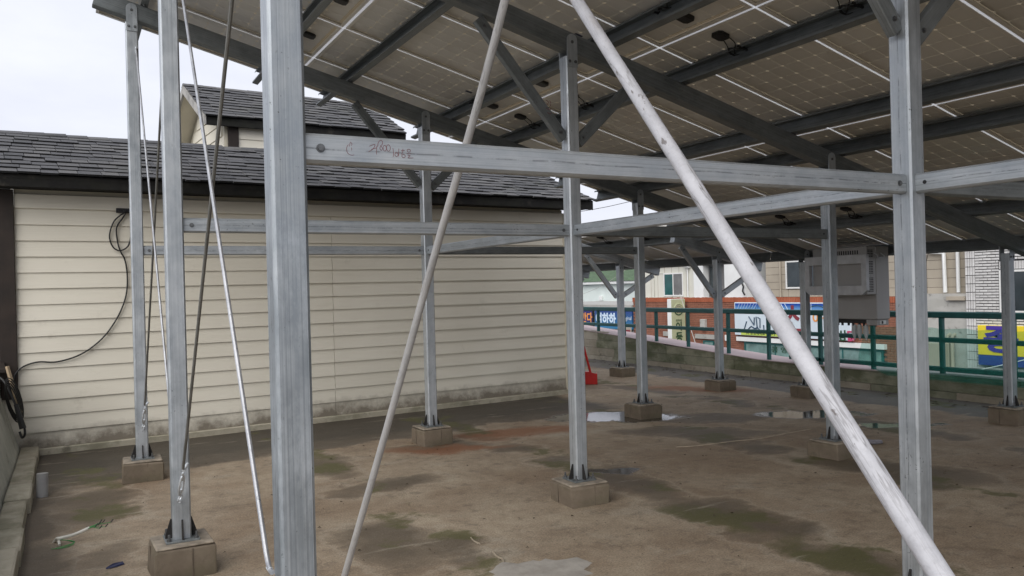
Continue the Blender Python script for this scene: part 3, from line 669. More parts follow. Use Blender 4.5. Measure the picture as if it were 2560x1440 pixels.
def post(x, y, h, top, label, plates=True):
    p = tag(empty('steel_post', (x, y, h)), label, 'post', 'galvanised posts of the solar canopy')
    ln = top - h
    MB().extr(rrect(.1, .1, .009), .012, ln).build('tube', M['galv'], p)
    MB().cbox(-.092, .092, -.092, .092, .0, .012, .002).build('base_plate', M['galv_shade'], p)
    for ax, ay in ((1, 0), (-1, 0), (0, 1), (0, -1)):
        d = Vector((ax, ay, 0)); t = Vector((-ay, ax, 0)) * .004
        pr = [d * .05, d * .088, d * .088 + Vector((0, 0, .015)), d * .058 + Vector((0, 0, .11)), d * .05 + Vector((0, 0, .11))]
        MB().prism([q - t + Vector((0, 0, .012)) for q in pr], t * 2).build('gusset', M['soot'], p, smooth=False)
    for sx in (-1, 1):
        for sy in (-1, 1):
            b_ = MB().cyl((sx * .074, sy * .074, .01), (sx * .074, sy * .074, .05), .007, 8); b_.cyl((sx * .074, sy * .074, .012), (sx * .074, sy * .074, .026), .014, 6); b_.build('anchor_bolt', M['bolt'], p)
    if plates:
        for sy in (-1, 1):
            pts = [(-.045, 0, -.10), (.045, 0, -.10)] + [(.045 * math.cos(a), 0, .10 + .045 * math.sin(a)) for a in [math.pi * k / 8 for k in range(9)]]
            pl = MB().prism([(a, sy * .052, c + ln + .02) for a, _, c in pts], (0, sy * .006, 0)).build('cap_plate', M['galv'], p, smooth=False)
            for bx_, bz_ in ((-.025, ln - .04), (.025, ln - .04), (0, ln + .105)):
                hexbolt(MB(), (bx_, sy * .058, bz_), (0, sy, 0), .009, .008).build('bolt', M['bolt'], pl)
    return p
PD = [  # x, y, footing height, short name used in both labels
 (XG[0], YG[0], .18, 'slim post at far left close to the siding'),
 (XG[0], YG[1], .19, 'left post beside the thick foreground post'),
 (XG[0], YG[2], .18, 'thick foreground post at left'),
 (XG[1], YG[0], .18, 'post behind the thin leaning pipe'),
 (XG[1], YG[1], .16, 'central post with two knee braces'),
 (XG[1], YG[2], .18, 'large foreground post at right'),
 (XG[2], YG[0], .17, 'post just right of the red dustpan'),
 (XG[2], YG[1], .15, 'post standing in front of the inverter'),
 (8.57, 11.69, .16, 'farthest post left of the brick building sign'),
 (8.55, 9.22, .16, 'far post in front of the red brick building'),
 (XG[3], YG[0], .16, 'post that carries the inverter frame'),
 (8.97, 5.18, .18, 'post in front of the yellow sign at the right edge'),
]
POSTS = {}
for i, (x, y, h, nm) in enumerate(PD):
    footing(x, y, h, 'brown concrete footing under the ' + nm)
    POSTS[i] = post(x, y, h, roofz(x) - RB - .03, 'galvanised square ' + nm)
for (x, y, nm) in ((8.55, 13.95, 'hidden behind the house corner'), (XG[2], YG[2], 'beyond the right edge in the foreground row'), (XG[1], YG[3], 'nearest row beyond the right edge'), (XG[0], YG[3], 'behind the camera at the open side'), (XG[2], YG[3], 'nearest row farther right outside the view'), (XG[3], YG[2], 'low end of the foreground row outside the view'), (XG[3], YG[3], 'low corner of the canopy outside the view')):
    footing(x, y, .17, 'concrete footing of the post ' + nm); post(x, y, .17, roofz(x) - RB - .03, 'galvanised square post ' + nm)

# tie beams
BZ0, BZ1 = 1.976, 2.062
def beam(p, q, label, face, boltat=(1, 1), mat='galv'):
    # p,q: axis ends at beam mid height; face: direction of the side that shows the bolts
    e = tag(empty('tie_beam', p), label, 'beam', 'tie beams between the posts')
    mw, ln = frame_mat(p, q, (0, 0, 1)); mw = Matrix.Translation(-Vector(p)) @ mw
    ob = link('beam_tube', MB().extr(rrect(.05, BZ1 - BZ0, .009), 0, ln).mesh('beam_tube', M[mat]), e); ob.matrix_basis = mw
    d = (Vector(q) - Vector(p)).normalized(); fv = Vector(face)
    for k, on in enumerate(boltat):
        c = (d * .045 if k == 0 else d * (ln - .045)) + fv * .025
        if on == 1: hexbolt(MB(), c, fv, .0095, .008).build('bolt', M['bolt'], e)
        elif on == 2: MB().cyl(c - fv * .001, c + fv * .0015, .009, 12).build('bolt_hole', M['black'], e)
    return e
zc = (BZ0 + BZ1) / 2; OFF = -.002
def xbeam(i, j, y, label, b=(1, 1), mat='galv'): return beam((XG[i] + .051, y + OFF, zc), (XG[j] - .051, y + OFF, zc), label, (0, -1, 0), b, mat)
def ybeam(x, a, c, label, b=(2, 1), mat='galv'): return beam((x - OFF, a, zc), (x - OFF, c, zc), label, (-1, 0, 0), b, mat)
fb = xbeam(0, 1, YG[2], 'foreground galvanised tie beam with red handwriting between the two large posts')
xbeam(0, 1, YG[1], 'middle tie beam running to the central post in front of the siding')
xbeam(0, 1, YG[0], 'tie beam nearest the siding, left of the thin leaning pipe')
xbeam(1, 2, YG[0], 'dark tie beam along the siding between the thin pipe and the dustpan post', (0, 2), 'galv_shade')
xbeam(1, 2, YG[1], 'dark tie beam from the central post to the post before the inverter', (0, 2), 'galv_shade')
xbeam(1, 2, YG[2], 'dark tie beam leaving the large right post towards the right edge', (0, 1), 'galv_shade')
ybeam(XG[1], YG[0] - .051, YG[1] + .051, 'slanting tie beam from behind the thin pipe to the central post')
ybeam(XG[1], YG[1] - .051, YG[2] + .051, 'long bright tie beam from the central post to the large right post')
ybeam(XG[1], YG[2] - .051, YG[3] + .051, 'bright tie beam from the large right post out of the right edge')

# handwriting and scribbles on the foreground beam
def ink(strokes, x0, z0, sc, y, parent, w=.0016):
    for st in strokes:
        pp = smoothpath([(x0 + a * sc, y, z0 - b * sc) for a, b in st], 4) if len(st) > 2 else [Vector((x0 + a * sc, y, z0 - b * sc)) for a, b in st]
        ob = MB().tube(pp, w, 5).build('red_writing', M['marker'])
        ob.parent = parent; ob.matrix_parent_inverse = Matrix.Translation(-parent.location)
fy = YG[2] + OFF - .0252
ell = lambda cx, cy, rx, ry, n=9: [(cx + rx * math.sin(2 * math.pi * k / n), cy - ry * math.cos(2 * math.pi * k / n)) for k in range(n + 1)]
W1 = [[(0, 4), (3, 2.5), (6, 2), (5, 5), (2, 8), (-1, 9.5)], [(2, 7), (8, 5)], [(8, 3), (7.5, 8), (7.6, 12)], [(9, 4), (9.5, 0), (12, -3), (14, -2), (14, 1), (12, 3), (11.4, 6), (13, 7.5), (14, 5), (12.5, 3)], ell(16.5, 5, 1.7, 3), ell(20.5, 4.5, 2.1, 3.4)]
ink(W1, .800, 2.045, .0029, fy, fb, .0008)
W2 = [[(0, 0), (0.5, 5), (0, 9)], [(3, 4), (2, 7), (4, 8.5), (5.5, 6.5), (4.5, 4.5), (3, 5)], [(6.5, 0), (6, 8)], [(9, 2), (13, 1.5)], [(11, 0), (10.5, 4), (9, 6)], ell(11.5, 7.5, 1.9, 1.7), ell(17.5, 1.5, 1.8, 1.6), [(15, 5), (20, 4.5)], [(16, 6.5), (19, 6.5), (16.5, 9), (21, 9), (22.5, 8.7)]]
ink(W2, .874, 2.032, .0029, fy, fb, .0008)
ink([[(3, 0), (5, 2), (4, 4)], [(1, 3), (-1, 7), (0, 12), (4, 14), (7, 13.5)], [(3, 1), (2, 5)], [(4.5, 6), (4.5, 9)]], .733, 2.043, .0028, fy, fb, .0007)

# rafters
def rafter(y, x0, x1, label, mat='galv_shade'):
    e = tag(empty('rafter', (x0, y, roofz(x0) - .264)), label, 'rafter', 'sloping rafters under the solar panels')
    p, q = Vector((x0, y, roofz(x0) - .264)), Vector((x1, y, roofz(x1) - .264))
    mw, ln = frame_mat(p, q, (0, 0, 1)); ob = link('rafter_tube', MB().extr(rrect(.1, .145, .008), 0, ln).mesh('rafter_tube', M[mat]), e); ob.matrix_basis = Matrix.Translation(-p) @ mw
    for pp, s in ((p, -1), (q, 1)):
        c = link('end_cap', MB().extr(rrect(.092, .137, .006), 0, .003).mesh('end_cap', M['galv']), e); c.matrix_basis = Matrix.Translation(-p) @ frame_mat(pp + (q - p).normalized() * (0 if s > 0 else -.003), pp + (q - p).normalized() * (.003 if s > 0 else 0), (0, 0, 1))[0]
    return e
rafter(YG[0], .27, 9.36, 'rafter along the outer edge of the panels above the siding')
rafter(YG[1], .27, 9.36, 'rafter over the central post')
rafter(YG[2], .27, 9.36, 'rafter over the two large foreground posts')
rafter(YG[3], .27, 9.36, 'rafter over the nearest post row, outside the view')
rafter(9.22, 7.72, 9.42, 'short rafter with its end showing in front of the brick building', 'galv')
rafter(11.69, 7.72, 9.42, 'short rafter with its end showing left of the cream panel building', 'galv')
rafter(13.95, 7.72, 9.42, 'short rafter end showing in front of the green roofed building', 'galv')

# knee braces
def brace(p, q, label, mat='galv_shade'):
    e = tag(empty('knee_brace', p), label, 'brace', 'knee braces under the rafters')
    mw, ln = frame_mat(p, q, (0, 1, 0)); ob = link('brace_bar', MB().extr(rrect(.085, .045, .005), 0, ln).mesh('brace_bar', M[mat]), e); ob.matrix_basis = Matrix.Translation(-Vector(p)) @ mw
    d = (Vector(q) - Vector(p)).normalized(); 
    for sd_ in (.06, ln - .06): hexbolt(MB(), d * sd_ + Vector((0, -.0225, 0)), (0, -1, 0), .009).build('bolt', M['bolt'], e)
    return e
def braces(x, y, nm, l=(-.75, .84), r=(.60, .48), zb=2.70):
    brace((x - .06, y, zb), (x + l[0], y, zb + l[1] - .04), 'knee brace rising left from the ' + nm)
    return brace((x + .06, y, zb - .02), (x + r[0], y, zb + r[1]), 'knee brace rising right from the ' + nm)
braces(XG[1], YG[0], 'post behind the thin leaning pipe'); braces(XG[1], YG[2], 'large foreground post at right'); braces(XG[1], YG[1], 'central post')
mk = [o for o in bpy.data.objects if o.get('label') == 'knee brace rising left from the central post'][0]
ink([[(0, 0), (2, 1), (1, 3)], [(3, 0), (4, 2), (3, 4)], [(0, 5), (2, 6), (4, 5)], [(1, 8), (3, 9), (4, 8)]], XG[1] - .22, 2.97, .011, YG[1] - .0228, mk, .002)
for yy, nm in ((9.22, 'far post before the brick building'), (11.69, 'farthest post'), (13.95, 'post hidden by the house')):
    brace((8.49, yy, 1.40), (7.86, yy, roofz(7.86) - RB - .02), 'knee brace rising left from the ' + nm, 'galv')
    brace((8.62, yy, 1.42), (9.30, yy, roofz(9.30) - RB - .02), 'knee brace rising right from the ' + nm, 'galv')

# purlins: C channels open towards the high side
def purlin(x, y0, y1, label):
    z = roofz(x) - .108
    e = tag(empty('purlin', (x, y1, z)), label, 'purlin', 'channel purlins carrying the solar panels')
    mw, ln = frame_mat((x, y1, z), (x, y0, z), (SL / math.hypot(1, SL), 0, 1 / math.hypot(1, SL)))
    ob = link('channel', MB().extr(cprof(.138, .06), 0, ln).mesh('channel', M['galv_shade'], ang=.4), e); ob.matrix_basis = Matrix.Translation((-x, -y1, -z)) @ mw
    # end closure plate so the channel reads hollow with a thin wall
    k = 0
    for yy in YG + [9.22, 11.69]:
        if y0 < yy < y1:
            hexbolt(MB(), (-.02, yy - y1 - .07, -.071), (0, 0, -1), .009, .008).build('bolt', M['bolt'], e)
    return e
PU = [.68, 1.86, 2.55, 3.68, 4.43, 5.66, 6.27, 7.52, 8.24, 9.47]
ords = ['first', 'second', 'third', 'fourth', 'fifth', 'sixth', 'seventh', 'eighth', 'ninth', 'tenth']
for k, x in enumerate(PU): purlin(x, -1.15, 9.06, ords[k] + ' purlin counted down the slope from the high end')
purlin(8.24, 9.07, 15.1, 'far purlin at the upper edge of the panels beyond the house')
purlin(9.47, 9.07, 15.1, 'far purlin at the lower edge of the panels beyond the house')

# ------------------------------------------------------------------ solar panels
PLEN, PWID, FD = 1.936, .980, .036
# panel local frame: x down the slope, y across, z up (0 = top of frame)
fm = MB(); L2, W2_ = PLEN / 2, PWID / 2
for (x0, x1, y0, y1) in ((-L2, L2, -W2_, -W2_ + .011), (-L2, L2, W2_ - .011, W2_), (-L2, -L2 + .011, -W2_ + .011, W2_ - .011), (L2 - .011, L2, -W2_ + .011, W2_ - .011)): fm.box(x0, x1, y0, y1, -FD, 0)
for (x0, x1, y0, y1) in ((-L2 + .011, L2 - .011, -W2_ + .011, -W2_ + .032), (-L2 + .011, L2 - .011, W2_ - .032, W2_ - .011), (-L2 + .011, -L2 + .028, -W2_ + .032, W2_ - .032), (L2 - .028, L2 - .011, -W2_ + .032, W2_ - .032)): fm.box(x0, x1, y0, y1, -FD + .0008, -FD + .003)
FRAME = fm.mesh('frame', M['alu'], smooth=False)
BACK = MB().box(-L2 + .0112, L2 - .0112, -W2_ + .0112, W2_ - .0112, -.011, -.004).mesh('backsheet', M['back'], smooth=False)
LIGHT_STRIP_L = MB().add([(-L2, W2_, -FD + .004), (L2, W2_, -FD + .004), (L2, 1.003 - W2_, -FD + .004), (-L2, 1.003 - W2_, -FD + .004)], [(0, 1, 2, 3)]).mesh('gap_light_strip', M['gap_strip'], smooth=False)
GX = 1.8965 * math.sqrt(1 + SL * SL) - PLEN
LIGHT_STRIP_S = MB().add([(L2, -W2_, -FD + .004), (L2 + GX, -W2_, -FD + .004), (L2 + GX, 1.003 - W2_, -FD + .004), (L2, 1.003 - W2_, -FD + .004)], [(0, 1, 2, 3)]).mesh('gap_light_strip', M['gap_strip'], smooth=False)
CS = .1560; CW = .1534; CH = .014
def cell_poly(cx, cy):
    h = CW / 2
    return [(cx - h + CH, cy - h), (cx + h - CH, cy - h), (cx + h, cy - h + CH), (cx + h, cy + h - CH), (cx + h - CH, cy + h), (cx - h + CH, cy + h), (cx - h, cy + h - CH), (cx - h, cy - h + CH)]
def cells_into(mb, cx, cy):
    p = cell_poly(cx, cy); mb.add([(a, b_, -.0120) for a, b_ in p] + [(a, b_, -.0112) for a, b_ in p], [tuple(reversed(range(8)))] + [(i, (i + 1) % 8, 8 + (i + 1) % 8, 8 + i) for i in range(8)])
CENT = [(-.936 + CS * (i + .5) - .0, -.468 + CS * (j + .5)) for i in range(12) for j in range(6)]
CENT = [(cx - .014, cy) for cx, cy in CENT]
g = MB()
for cx, cy in CENT: cells_into(g, cx, cy)
CELLS = g.mesh('cells', M['cell'], smooth=False)
one = MB(); cells_into(one, 0, 0); CELL1 = one.mesh('cell', M['cell'], smooth=False)
bb = MB()
for xx in (L2 - .030, L2 - .043): bb.box(xx - .003, xx + .003, -.46, .46, -.0122, -.0112)
BUS = bb.mesh('busbar', M['busbar'], smooth=False)
jb = MB(); jb.extr([(-.055, -.035), (-.035, -.055), (.035, -.055), (.055, -.035), (.055, .035), (.035, .055), (-.035, .055), (-.055, .035)], -.034, -.0113); jb.extr([(-.045, -.028), (-.028, -.045), (.028, -.045), (.045, -.028), (.045, .028), (.028, .045), (-.028, .045), (-.045, .028)], -.037, -.034)
JBOX = jb.mesh('junction_box', M['black'], smooth=False)
cbm = MB()
cbm.tube(smoothpath([(.05, .03, -.02), (.13, .06, -.035), (.19, .10, -.05), (.22, .07, -.07), (.24, -.02, -.065)], 4), .0042, 5); cbm.tube(smoothpath([(.05, -.03, -.02), (.12, -.03, -.04), (.17, .02, -.06), (.21, .06, -.055), (.25, .10, -.05)], 4), .0042, 5)
ring = [(.195 + .05 * math.cos(a), .03 + .06 * math.sin(a), -.055 - .012 * math.sin(2 * a)) for a in [2 * math.pi * k / 14 for k in range(14)]]
cbm.tube(ring, .006, 5, True); cbm.tube([(.15, -.03, -.05), (.235, -.05, -.06)], .009, 6)
CABL = cbm.mesh('cable', M['cable'])
lab = MB().box(-.035, .035, -.02, .02, -.0125, -.0113).mesh('rating_label', M['blue'], smooth=False)
XB = [0.312, 2.21, 4.105, 6.0, 7.895]; PITCHX = 1.8965
def cam_px(p):
    d = Vector(p) - cam.location if False else Vector(p) - Vector((0, 0, 1.6)); z = d.dot(_f)
    if z < .3: return None
    return 1280 + 2036.2 * d.dot(_r) / z, 720 - 2036.2 * d.dot(_u) / z, z
cols_main = [9.003 - 1.003 * k for k in range(10)]
rown = ['top', 'second', 'third', 'fourth', 'lowest']
Rm = Matrix.Rotation(TH, 4, 'Y')
def panel(x0, ytop, row, label, group):
    xm = x0 + PITCHX / 2; ym = ytop - .5; zt = roofz(xm)
    e = empty('solar_panel'); tag(e, label, 'solar panel', group); e.matrix_world = Matrix.Translation((xm, ym, zt)) @ Rm
    link('frame', FRAME, e); link('backsheet', BACK, e); link('busbar', BUS, e); link('gap_light_strip', LIGHT_STRIP_L, e); link('gap_light_strip', LIGHT_STRIP_S, e)
    # project the four corners and the centre cell to see how large the cells show
    q = [cam_px(e.matrix_world @ Vector((a, b_, -.012))) for a, b_ in ((-.08, -.08), (.08, -.08), (.08, .08), (-.08, .08))]
    corners = [cam_px(e.matrix_world @ Vector((a, b_, -.012))) for a, b_ in ((-L2, -W2_), (L2, -W2_), (L2, W2_), (-L2, W2_))]
    vis = all(q) and any(c and -100 < c[0] < 2660 and -150 < c[1] < 1500 for c in corners)
    size = 0
    if vis:
        ar = .5 * abs(sum(q[i][0] * q[(i + 1) % 4][1] - q[(i + 1) % 4][0] * q[i][1] for i in range(4))); size = math.sqrt(ar)
    if size >= 19:
        for cx, cy in CENT:
            o = bpy.data.objects.new('cell', CELL1); COL.objects.link(o); o.parent = e; o.location = (cx, cy, 0)
    else:
        o = link('cells', CELLS, e); o['kind'] = 'stuff'
    low = row in (0, 1, 3); jx = L2 - .17 if low else -L2 + .15
    j = link('junction_box', JBOX, e); j.location = (jx, 0, 0)
    c = link('cable', CABL, e); c.location = (jx, 0, 0)
    if low: c.rotation_euler = (0, 0, math.pi)
    r_ = link('rating_label', lab, e); r_.location = (jx + (-.33 if low else .3), -.1, 0)
    return e
for r in range(5):
    for k, yt in enumerate(cols_main):
        panel(XB[r] + .0, yt, r, 'solar panel in the %s row, %s column counted from the house side edge' % (rown[r], ords[k]), 'solar panels of the main canopy')
for k in range(6):
    panel(XB[4], 15.021 - 1.003 * k, 4, 'solar panel of the far wing beyond the house, %s column from its far end' % ords[k], 'solar panels of the far wing')

# ------------------------------------------------------------------ tie rods with turnbuckles
def turnbuckle(e, c, d, L=.17):
    # local to the empty: body ring, eye, hook; c centre, d direction (unit)
    a = d.orthogonal().normalized(); h = L / 2
    loop = [c + d * h * math.cos(t) * 1.0 + a * .022 * (math.sin(t) if abs(math.cos(t)) < .86 else math.sin(t) * 1.0) for t in [2 * math.pi * k / 20 for k in range(20)]]
    MB().tube(loop, .0065, 6, True).build('turnbuckle', M['zinc'], e)
    eye = [c - d * (h + .03) + (d * math.cos(t) + a * math.sin(t)) * .02 for t in [2 * math.pi * k / 12 for k in range(12)]]
    m = MB().tube(eye, .005, 6, True); m.tube([c - d * (h + .01), c - d * (h - .05)], .006, 6); m.build('eye_bolt', M['zinc'], e); MB().tube([c + d * (h - .04), c + d * (h + .03)], .006, 6).build('shank', M['zinc'], e)
def rod(p_hi, p_lo, label, mat, hook_axis, low_tb, r=.0078):
    p_hi, p_lo = Vector(p_hi), Vector(p_lo)
    e = tag(empty('tie_rod', p_lo), label, 'tie rod', 'cross bracing rods with turnbuckles'); d = (p_hi - p_lo).normalized(); ln = (p_hi - p_lo).length
    s = .30 if low_tb else .0; ax = Vector(hook_axis)
    path = [d * s] + [d * (s + (ln - s) * k / 6) for k in range(1, 7)]
    if not low_tb: path = [ax * .05 - d * .0, ax * .035 - d * .004, ax * .012 + d * .006] + [d * .035] + path[1:]
    MB().tube(path + [d * ln + ax * .02, d * ln + ax * .055], r, 8).build('rod_bar', M[mat], e)
    if low_tb:
        turnbuckle(e, d * .15, d); MB().cyl(d * .285 - ax * .01, d * .30 + ax * .05 + Vector((.03, 0, .015)), .0085, 8).build('hook', M['zinc'], e)
    else: turnbuckle(e, Vector((-.0, 0, -.16)) + ax * .055, Vector((0, 0, 1)), .15)
    eyb = MB().cyl(Vector((0, 0, 0)) + ax * .0, ax * .03, .008, 8); eyb.build('eye', M['zinc'], e)
    MB().cyl(d * ln + ax * .0 + Vector((0, 0, .02)), d * ln + ax * .0 - Vector((0, 0, .03)), .009, 8).build('top_eye', M['zinc'], e)
    return e
xr = XG[0]
rod((xr + .03, YG[1] - .06, 3.72), (xr - .055, YG[2] + .10, .80), 'bright tie rod slanting down right to the foot of the thick foreground post', 'rod', (0, -1, 0), False)
rod((xr + .0, YG[2] + .06, 3.45), (xr - .012, YG[1] - .065, .42), 'dull brown tie rod rising from the turnbuckle on the left post', 'roddark', (0, 1, 0), True)
rod((xr + .03, YG[0] - .06, 3.79), (xr - .02, YG[1] + .06, .66), 'thin bright tie rod from the hook on the far left slim post', 'rod', (0, -1, 0), False)
rod((xr + .02, YG[1] + .06, 3.62), (xr + .01, YG[0] - .065, .45), 'thin dull tie rod rising from the turnbuckle on the far left slim post', 'roddark', (0, 1, 0), True)

# ------------------------------------------------------------------ two leaning pipes
def pipe(name, pts, r, mat, label):
    e = tag(empty(name, pts[-1]), label, 'pipe'); q = Vector(pts[-1])
    P = [Vector(p) for p in pts]; z = (P[0] - P[-1]).normalized()
    mw, ln = frame_mat(P[-1], P[0], (0, 1, 0)); inv = mw.inverted()
    ob = link('pipe_tube', MB().tube([inv @ p for p in smoothpath(P, 8)], r, 24).mesh('pipe_tube', M[mat]), e); ob.matrix_basis = Matrix.Translation(-q) @ mw
    c = MB().tube([inv @ P[0] - Vector((0, 0, .09)), inv @ P[0] - Vector((0, 0, .02))], r * 1.25, 16); o2 = link('clamp', c.mesh('clamp', M['galv_shade']), e); o2.matrix_basis = ob.matrix_basis
    return e
def lerp(a, b, t): return tuple(a[i] + (b[i] - a[i]) * t for i in range(3))
A1, B1 = (1.73, 2.59, 2.69), (1.50, 1.01, 1.01)
pipe('leaning_pipe', [lerp(A1, B1, -.72), A1, lerp(A1, B1, .5), B1, lerp(A1, B1, 1.6)], .0235, 'pipe', 'thick chipped silver pipe leaning diagonally across the right foreground')
A2, M2, B2 = (1.49, 2.72, 2.70), (1.385, 3.23, 1.73), (1.18, 3.97, .19)
pipe('thin_leaning_pipe', [(1.60, 2.32, 3.82), A2, M2, (1.29, 3.56, 1.02), B2, (1.155, 4.06, 0.0)], .0165, 'pipe2', 'thin grey pipe leaning left in front of the middle tie beams')

# ------------------------------------------------------------------ inverter on its frame
iv = tag(empty('inverter', (9.12, 6.93, 1.06)), 'grey inverter cabinet with louvred side hung between posts at right', 'inverter')
def ic(o): o.parent = iv; o.matrix_parent_inverse = Matrix.Translation((-9.12, -6.93, -1.06)); return o
ic(MB().cbox(9.12, 9.38, 6.93, 7.78, 1.075, 2.02, .008).build('cabinet', M['invgrey']))
ic(MB().cbox(8.94, 9.119, 6.93, 7.78, 1.40, 2.02, .008).build('heat_sink_housing', M['invgrey']))
for k in range(26):
    for xx in (8.965, 9.02):
        if k in (9, 10, 19, 20): continue
        ic(MB().box(xx, xx + .042, 6.926, 6.9295, 1.44 + .021 * k, 1.451 + .021 * k).build('vent_slot', M['black'], smooth=False))
for k in range(16): ic(MB().box(8.936, 8.9395, 7.05 + .035 * k, 7.066 + .035 * k, 1.925, 1.975).build('vent_slot', M['black'], smooth=False))
ic(MB().tube(smoothpath([(9.10, 6.93, 1.93), (9.10, 6.885, 1.90), (9.10, 6.885, 1.88), (9.22, 6.885, 1.88), (9.22, 6.885, 1.90), (9.22, 6.93, 1.93)], 3), .008, 8).build('handle', M['invlight']))
ic(MB().cbox(9.15, 9.36, 7.0, 7.72, 1.02, 1.073, .004).build('terminal_box', M['black']))
for k in range(8): ic(MB().cyl((9.2 + .02 * (k % 2), 7.02 + .085 * k, .985), (9.2 + .02 * (k % 2), 7.02 + .085 * k, 1.02), .016, 8).build('cable_gland', M['black']))
ic(MB().cbox(9.13, 9.36, 6.94, 7.10, 1.0, 1.073, .004).build('switch_housing', M['invgrey'])); ic(MB().cbox(9.18, 9.30, 6.934, 6.9395, 1.015, 1.06, .001).build('switch_label', M['white'])); ic(MB().cbox(9.21, 9.235, 6.925, 6.933, 1.02, 1.055, .002).build('switch', M['black']))
for k, yy in enumerate((7.18, 7.28, 7.36)): ic(MB().tube([(9.22, yy, 1.0), (9.22, yy, .90), (9.2, yy - .02, .80)], [.028, .034, .006], 10).build('cable_sleeve', plain('translucent_sleeve', (.45, .48, .48), .3, 0, .1, 8) if 'translucent_sleeve' not in bpy.data.materials else bpy.data.materials['translucent_sleeve']))
fr = tag(empty('mounting_bracket', (8.90, 7.4, 1.41)), 'square galvanised mounting frame with cut corners in front of the inverter', 'bracket')
fz0, fz1, fy0, fy1, t = 1.40, 1.915, 6.885, 7.86, .075
for nm, pr in (('top_bar', [(fy0 + t, fz1), (fy1 - t, fz1), (fy1 - t, fz1 - t * 1.5), (fy0 + t, fz1 - t * 1.5)]), ('bottom_bar', [(fy0 + t * 1.0, fz0), (fy1 - t * 1.0, fz0), (fy1 - t, fz0 + t * 1.6), (fy0 + t, fz0 + t * 1.6)]),
               ('side_bar', [(fy0, fz0 + .06), (fy0 + t - .001, fz0), (fy0 + t - .001, fz1), (fy0, fz1)]), ('side_bar', [(fy1, fz0 + .06), (fy1 - t + .001, fz0), (fy1 - t + .001, fz1), (fy1, fz1)])):
    ob = MB().prism([(8.875, a, c) for a, c in pr], (.055, 0, 0)).build(nm, M['invlight'], smooth=False); ob.parent = fr; ob.matrix_parent_inverse = Matrix.Translation((-8.90, -7.4, -1.41))

# ================================================================== SMALL THINGS ON THE FLOOR
# red standing dustpan
dp = tag(empty('dustpan', (7.47, 11.18, 0), math.radians(-32)), 'red plastic long handled dustpan standing at the corner of the house', 'dustpan')
mb = MB(); o_ = [(-.17, -.12, 0), (.17, -.12, 0), (.17, -.12, .17), (.06, -.12, .20), (-.17, -.12, .20)]
mb.prism([(.17, -.12, 0), (.17, .02, 0), (.17, .02, .19), (.17, -.12, .17)], (-.008, 0, 0)); mb.prism([(-.17, -.12, 0), (-.17, .02, 0), (-.17, .02, .22), (-.17, -.12, .20)], (.008, 0, 0))
mb.prism(o_, (0, .008, 0)); mb.box(-.17, .17, -.12, .16, 0, .008); mb.prism([(-.17, .0, .20), (.06, .0, .20), (.06, -.12, .20), (-.17, -.12, .20)], (0, 0, .008))
mb.build('pan', M['red'], dp, smooth=False)
MB().tube(smoothpath([(.065, -.09, .18), (.03, -.08, .33), (-.005, -.07, .48), (-.04, -.06, .62)], 4), [.019] * 13, 8).build('handle', M['red'], dp)
MB().tube([(-.16, -.05, .30), (-.05, -.06, .36)], .012, 8).build('brace', M['red'], dp)
MB().cbox(-.10, -.06, -.126, -.1205, .13, .155, .001).build('label_sticker', M['white'], dp)
# PVC elbow with wires (scaled below)
pv = tag(empty('conduit_stub', (-.10, 6.13, 0)), 'white plastic conduit stub with green wires sprouting from the floor', 'conduit')
MB().tube(smoothpath([(-.05, .10, -.01), (.0, .04, .05), (.05, .0, .065), (.16, .06, .075), (.30, .12, .12)], 5), .017, 10).build('elbow', M['pvc'], pv)
for k in range(7):
    a = random.uniform(-.1, .1); e_ = (.36 + .12 * random.random(), .12 + a * 1.4, .10 + .16 * random.random())
    w = MB().tube(smoothpath([(.26, .11, .105), (.32, .12 + a * .4, .13), e_], 4), .0035, 5).build('wire', M['greywire'], pv)
    MB().tube([e_, (e_[0] + .025, e_[1] + .01, e_[2] + .03)], .006, 5).build('tape_end', M['black'], w)
for k in range(3):
    w = MB().tube(smoothpath([(.02, .02, .04), (.10 + .04 * k, -.03 - .02 * k, .05), (.20, -.06, .02), (.16 - .05 * k, -.16, .008), (.02 + .03 * k, -.18, .008)], 4), .0035, 5).build('wire', M['greywire'], pv)
MB().tube([(.02, .03, .05), (.06, -.06, .012)], .014, 8).build('branch', M['pvc'], pv); pv.scale = (.62, .62, .62); pv.rotation_euler = (0, 0, math.radians(-18))
tag(MB().tube([(-.21, 7.68, 0), (-.205, 7.69, .19)], .043, 20).build('pipe_stub', plain('pale_grey_pvc', (.32, .32, .32), .45, 0, .1, 8)), 'short upright pale grey pipe stub beside the left curb', 'pipe stub')
tag(MB().prism([(.17, 5.39, .004), (.22, 5.40, .004), (.27, 5.43, .004), (.265, 5.45, .010), (.21, 5.425, .014)], (-.004, .004, .006)).build('plastic_scrap', M['blue'], smooth=False), 'dark blue plastic scrap lying on the floor at the lower left', 'scrap')
tag(MB().prism([(.46, 5.30, .002), (.60, 5.26, .002), (.66, 5.36, .002), (.58, 5.46, .01), (.48, 5.40, .01)], (.0, .0, .028)).build('cement_lump', M['mortar'], smooth=False), 'pale lump of cement beside the footing at the lower left', 'lump')
rg = MB()
for k in range(5): rg.tube(smoothpath([(6.62 + .02 * k, 5.36 - .01 * k, .02), (6.72, 5.34 + .02 * (k - 2), .035 + .008 * k), (6.80 + .02 * k, 5.28 + .02 * (k - 2), .02), (6.90 + .015 * k, 5.25 + .012 * (k - 2), .012)], 4), [.012 + .004 * math.sin(j + k) for j in range(13)], 6)
tag(rg.build('crumpled_rag', M['rubber']), 'crumpled grey rag on the floor behind the thick leaning pipe', 'rag')
random.seed(31)
dm = MB()
